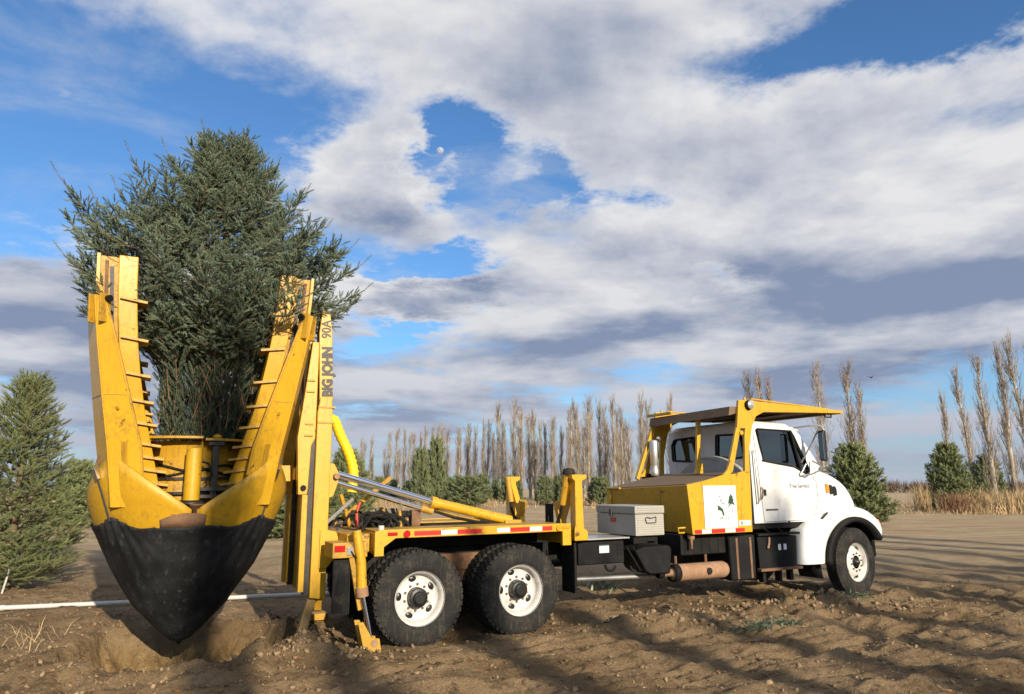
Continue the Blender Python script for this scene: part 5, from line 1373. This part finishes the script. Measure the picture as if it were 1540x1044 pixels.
# the same kind of trees behind the camera, seen only by the shadows they cast
POPS = [poplar_meshes(13, sd_, .62, l_, 1.9) for sd_, l_ in ((31, 0), (32, .006), (33, -.006))]
for i, (c_, h) in enumerate([(.95, 12.6), (2.4, 9.6), (4.4, 10.2), (6.15, 10.4), (7.75, 9.9), (9.3, 9.4), (10.6, 12.2), (12.9, 11.2), (14.1, 14.5), (15.6, 13.5), (17.1, 15.8), (18.6, 15.0), (20.2, 17.5), (21.9, 16.5), (23.8, 18), (25.9, 18.5), (28.2, 19)]):
    y0 = -11 + (i % 3) * .9; h -= 1.9
    place_poplar(i % 3, c_ - y0 * math.tan(R_(180 - SUN_AZ)), y0, h, 'bare poplar standing behind the camera, known by its shadow on the soil', 'poplars behind the camera', bank=POPS)

# ------------------------------------------------------------------ grasses, brush, debris


def blades(name, mt, pts, h, w, rg, bend=.4, label=None, cat=None, tint=(.5, .25)):
    n = len(pts); a = rg.random(n) * 2 * PI; hh = h * rg.uniform(.5, 1.15, n); b = bend * rg.normal(size=(n, 2)) * hh[:, None]
    sd_ = np.stack([np.cos(a), np.sin(a), np.zeros(n)], 1) * (w * rg.uniform(.6, 1.2, n))[:, None] / 2
    base = pts; mid = pts + np.stack([b[:, 0] * .35, b[:, 1] * .35, hh * .6], 1); top = pts + np.stack([b[:, 0], b[:, 1], hh], 1)
    V = np.stack([base - sd_, base + sd_, mid + sd_ * .7, mid - sd_ * .7, top], 1).reshape(-1, 3)
    k = np.arange(n)[:, None] * 5
    Ft = np.concatenate([k + [[0, 1, 2]], k + [[0, 2, 3]], k + [[3, 2, 4]]])
    ti = np.repeat(np.clip(tint[0] + tint[1] * rg.normal(size=n), 0, 1), 5)
    o = link_mesh(name, np_mesh(name, V, Ft, mt, ti))
    if label: tag(o, label, cat)
    return o


rg = np.random.default_rng(5)
n = 26000; gx_ = rg.uniform(33, 70, n); gy_ = 50 + rg.gamma(2, 5, n)
keep = (vnoise(gx_ * .35, gy_ * .35) > -.22) & (gx_ / gy_ > .628 + .03 * rg.normal(size=n)); gx_, gy_ = gx_[keep], gy_[keep]
o = blades('dry_grass', 'dry_grass', np.stack([gx_, gy_, np.zeros(len(gx_))], 1), np.clip(1.15 + 2.4 * vnoise(gx_ * .5, gy_ * .5) + .9 * vnoise(gx_ * 2.1, gy_ * 2), .35, 2.1), .05, rg, .42, 'tall dry golden grass growing beneath the leaning poplars', 'grass'); o['kind'] = 'stuff'
n = 14000; gx_ = rg.uniform(22, 60, n); gy_ = 48 + rg.gamma(2, 7, n)
keep = vnoise(gx_ * .25 + 9, gy_ * .4) > .10; gx_, gy_ = gx_[keep], gy_[keep]
o = blades('field_grass', 'dry_grass', np.stack([gx_, gy_, np.zeros(len(gx_))], 1), .34, .05, rg, .5, 'short dry grass in patches on the field at the right', 'grass', (.3, .2)); o['kind'] = 'stuff'
n = 16000; gx_ = rg.uniform(-60, 30, n); gy_ = rg.uniform(62, 96, n)
keep = vnoise(gx_ * .2 + 30, gy_ * .3) > .0; gx_, gy_ = gx_[keep], gy_[keep]
o = blades('verge_grass', 'dry_grass', np.stack([gx_, gy_, np.zeros(len(gx_))], 1), .8, .06, rg, .5, 'pale dry grass along the far row of small spruces', 'grass', (.4, .2)); o['kind'] = 'stuff'
for (u, d, r, h, lab) in ((1385, 56, .5, 2.1, 'tuft of pale tall grass left of the dark round spruce'),):
    x, y = at_px(u, d); q = rg.normal(size=(260, 2)) * r * .5
    blades('grass_tuft', 'dry_grass', np.stack([x + q[:, 0], y + q[:, 1], np.zeros(260)], 1), h, .04, rg, .2, lab, 'grass', (.7, .2))
x, y = at_px(1435, 53); q = rg.normal(size=(500, 2)) * [.45, .4]
blades('dry_shrub', 'shrub_brown', np.stack([x + q[:, 0], y + q[:, 1], np.zeros(500)], 1), 1.5, .05, rg, .45, 'rust brown dry shrub at the foot of the dark round spruce', 'shrub', (.5, .25))
# far dark wood on the horizon
pp_ = []
for i in range(900):
    x = rg.uniform(110, 260); y = 255 + rg.uniform(0, 14); h = rg.uniform(3.5, 6.0)
    pp_ += [(x + rg.normal() * .8, y, z) for z in rg.uniform(0, h * .5, 10)]
o = blades('far_wood', 'brown_brush', np.array(pp_), 2.6, .25, rg, .5, 'dark brown line of far-off leafless wood on the horizon', 'wood'); o['kind'] = 'stuff'

# soil clods
ico = bmesh.new(); bmesh.ops.create_icosphere(ico, subdivisions=1, radius=1.0); iv = np.array([v.co[:] for v in ico.verts]); if_ = np.array([[v.index for v in f.verts] for f in ico.faces]); ico.free()
n = 12000; cx = rg.uniform(-8.5, 10, n); cy = 4.8 + 9.5 * rg.random(n) ** 1.4; s_ = .004 + .030 * rg.random(n) ** 7
s2, w2_ = to_local(cx, cy)
extra = [(PIT[0], PIT[1], 1.55, .35, 900, .030), (*to_world(-1.15, -1.3), .45, .3, 420, .035), (*to_world(5.9, -1.7), .9, .35, 420, .050), (*to_world(3.1, -1.5), .8, .35, 260, .040), (*to_world(6.6, -1.35), .5, .2, 90, .06)]
for (ex, ey, r0, sg_, m_, sz) in extra:
    if r0 > 1:
        an = rg.random(m_) * 2 * PI; rr = r0 + rg.normal(size=m_) * sg_; ax, ay = ex + rr * np.cos(an), ey + rr * np.sin(an)
    else: ax, ay = ex + rg.normal(size=m_) * r0, ey + rg.normal(size=m_) * max(sg_, .25)
    cx = np.concatenate([cx, ax]); cy = np.concatenate([cy, ay]); s_ = np.concatenate([s_, .008 + sz * rg.random(m_) ** 3])
keep = np.hypot(cx - PIT[0], cy - PIT[1]) > 1.3; cx, cy, s_ = cx[keep], cy[keep], s_[keep]
n = len(cx); cz = ground_z(cx, cy) + s_ * .25
M = rot_to(rg.normal(size=(n, 3)), rg); jit = 1 + .95 * (rg.random((n, len(iv))) - .5)
V = np.einsum('nij,nvj->nvi', M, iv[None] * jit[:, :, None] * np.stack([np.ones(n), rg.uniform(.6, 1, n), rg.uniform(.45, .8, n)], 1)[:, None, :]) * s_[:, None, None] + np.stack([cx, cy, cz], 1)[:, None]
o = link_mesh('soil_clods', np_mesh('soil_clods', V.reshape(-1, 3), (if_[None] + (np.arange(n) * len(iv))[:, None, None]).reshape(-1, 3), 'clod', np.repeat(np.clip(.5 + .3 * rg.normal(size=n), 0, 1), len(iv)))); o['kind'] = 'stuff'
tag(o, 'loose brown clods and crumbs of soil on the ground', 'soil')


def litter(name, mt, n, area, L, W, label, cat, fn=None):
    x = rg.uniform(area[0], area[1], n); y = rg.uniform(area[2], area[3], n)
    if fn is not None: x, y = fn(x, y)
    k = vnoise(x * .9 + 50, y * .9) + .6 * rg.random(len(x)) > .12; x, y = x[k], y[k]; n = len(x)
    inpit = np.hypot(x - PIT[0], y - PIT[1]) < 1.3; x, y = x[~inpit], y[~inpit]; n = len(x)
    a = rg.random(n) * 2 * PI; l = L * rg.uniform(.4, 1.2, n) / 2; w = W * rg.uniform(.6, 1.2, n) / 2
    d = np.stack([np.cos(a), np.sin(a), rg.normal(size=n) * .12], 1); p = np.stack([-np.sin(a), np.cos(a), rg.normal(size=n) * .3], 1)
    c = np.stack([x, y, ground_z(x, y) + .012], 1)
    V = np.stack([c - d * l[:, None], c + p * w[:, None] * 1.0, c + d * l[:, None], c - p * w[:, None]], 1).reshape(-1, 3)
    F_ = np.arange(4 * n).reshape(-1, 4)
    o = link_mesh(name, np_mesh(name, V, F_, mt, np.repeat(np.clip(.5 + .3 * rg.normal(size=n), 0, 1), 4))); o['kind'] = 'stuff'
    return tag(o, label, cat)


litter('straw_litter', 'straw', 16000, (-12, 18, 5.0, 24), .11, .006, 'scattered straw and dry stalks lying on the soil', 'straw')
litter('wood_chips', 'straw', 9000, (-8.5, 9.5, 5.0, 13), .03, .014, 'pale wood chips scattered around the pit and truck', 'chips')
litter('leaf_litter', 'leaf_litter', 900, (-8.5, 9.5, 5.0, 13), .075, .045, 'fallen brown and orange leaves on the soil', 'leaves')

# dry stalks at the left
x0, y0 = -5.9, 9.1
for i in range(7):
    pass
pts = np.array([[-5.95 + rg.normal() * .35, 9.0 + rg.normal() * .3, 0] for _ in range(45)]); pts[:, 2] = ground_z(pts[:, 0], pts[:, 1])
_ds = blades('dry_stalks', 'dry_grass', pts, .22, .010, rg, .8, 'dry grass stalks at the left rim of the pit', 'grass', (.6, .2)); _ds['kind'] = 'stuff'
# weeds and dropped sprigs
def weed(name, mt, x, y, r, h, label, cat, m_=60):
    q = rg.normal(size=(m_, 2)) * r * .45; p = np.stack([x + q[:, 0], y + q[:, 1], ground_z(x + q[:, 0], y + q[:, 1])], 1)
    return blades(name, mt, p, h, .05, rg, .7, label, cat, (.6, .25))


def gpx(u, v):
    r = ray(u, v); k = -CAMZ / r.z; return r.x * k, r.y * k


x, y = gpx(905, 890); weed('pale_weed', 'weed', x, y, .30, .17, 'pale green weed growing below the truck frame', 'weed')
for (u, v, lab) in ((1150, 946, 'dropped green spruce sprig, nearest of the two before the front wheel'), (1262, 916, 'dropped green spruce sprig close to the front wheel')):
    x, y = gpx(u, v); m_ = 70; q = rg.normal(size=(m_, 2)) * [.26, .10]; px_ = x + q[:, 0]; py_ = y + q[:, 1]
    p = np.stack([px_, py_, ground_z(px_, py_) + .015], 1); dr = np.stack([rg.normal(size=m_), rg.normal(size=m_), rg.random(m_) * .35], 1)
    v_, f_, t_ = stamp(TM_NEAR[0], p, dr, np.full(m_, .13), np.clip(.4 + .2 * rg.normal(size=m_), 0, 1), rg)
    tag(link_mesh('spruce_sprig', np_mesh('spruce_sprig', v_, f_, 'needles_blue', t_)), lab, 'sprig', 'dropped spruce sprigs')

# white pipe lying behind the spade, with end caps and couplings
pa = Vector((-9.6, 10.30, .06)); pb = Vector((-2.9, 12.52, .06))
pe = empty('white_pipe', (pa.x, pa.y, 0)); tag(pe, 'long white pipe lying on the ground behind the spade', 'pipe')
n_ = 24; pts = [(pa + (pb - pa) * k / n_) for k in range(n_ + 1)]
for p in pts: p.z = .05
pts = [p - Vector((pa.x, pa.y, 0)) for p in pts]
zmax = [p.z for p in pts]
pts[0].z = pts[0].z; MB().tube([tuple(p) for p in pts], .034, 12).build('tube', 'pipe_white', pe)
for k in (7, 17):
    d = (pts[k + 1] - pts[k]).normalized(); MB().tube([tuple(pts[k]), tuple(pts[k] + d * .14)], .042, 12).build('coupling', 'pipe_white', pe)
# thin white stake at the left edge
x, y = gpx(2, 892); sk = empty('stake', (x, y, float(ground_z(x, y)))); tag(sk, 'thin white stake leaning at the foot of the left spruce', 'stake')
MB().tube([(0, 0, -.05), (.05, 0, .2), (.09, 0, .42)], [.018, .017, .015], 8).build('rod', 'pipe_white', sk); MB().tube([(.088, 0, .41), (.094, 0, .44)], .02, 8).build('cap', 'concrete_grey', sk)

# moon and bird
r = ray(662, 227).normalized(); mp = Vector((0, 0, CAMZ)) + r * 4000
m = MB(); m.lathe([(max(.0, 20 * math.sin(PI * k / 24)), -20 * math.cos(PI * k / 24)) for k in range(25)], (0, 0, 0), 'z', 32)
mo = m.build('moon', 'moon', None, loc=mp); tag(mo, 'small pale daytime moon in the blue gap of the clouds', 'moon')
r = ray(1310, 568).normalized(); bp_ = Vector((0, 0, CAMZ)) + r * 85
m = MB(); m.lathe([(0, -.2), (.03, -.15), (.065, 0), (.06, .08), (.04, .15), (.045, .2), (.0, .28)], (0, 0, 0), 'x', 10)
for sg in (-1, 1): m.add([(.08, 0, .02), (-.08, 0, .02), (-.10, sg * .28, .16), (.04, sg * .28, .18), (-.12, sg * .55, .10)], [(0, 1, 2, 3), (3, 2, 4)])
m.add([(-.18, 0, 0), (-.38, .07, 0), (-.38, -.07, 0)], [(0, 1, 2)])
bo = m.build('bird', 'bird', None, loc=bp_, solid=.01); bo.rotation_euler = (0, 0, .6); tag(bo, 'small dark bird flying right of the tall poplars', 'bird')
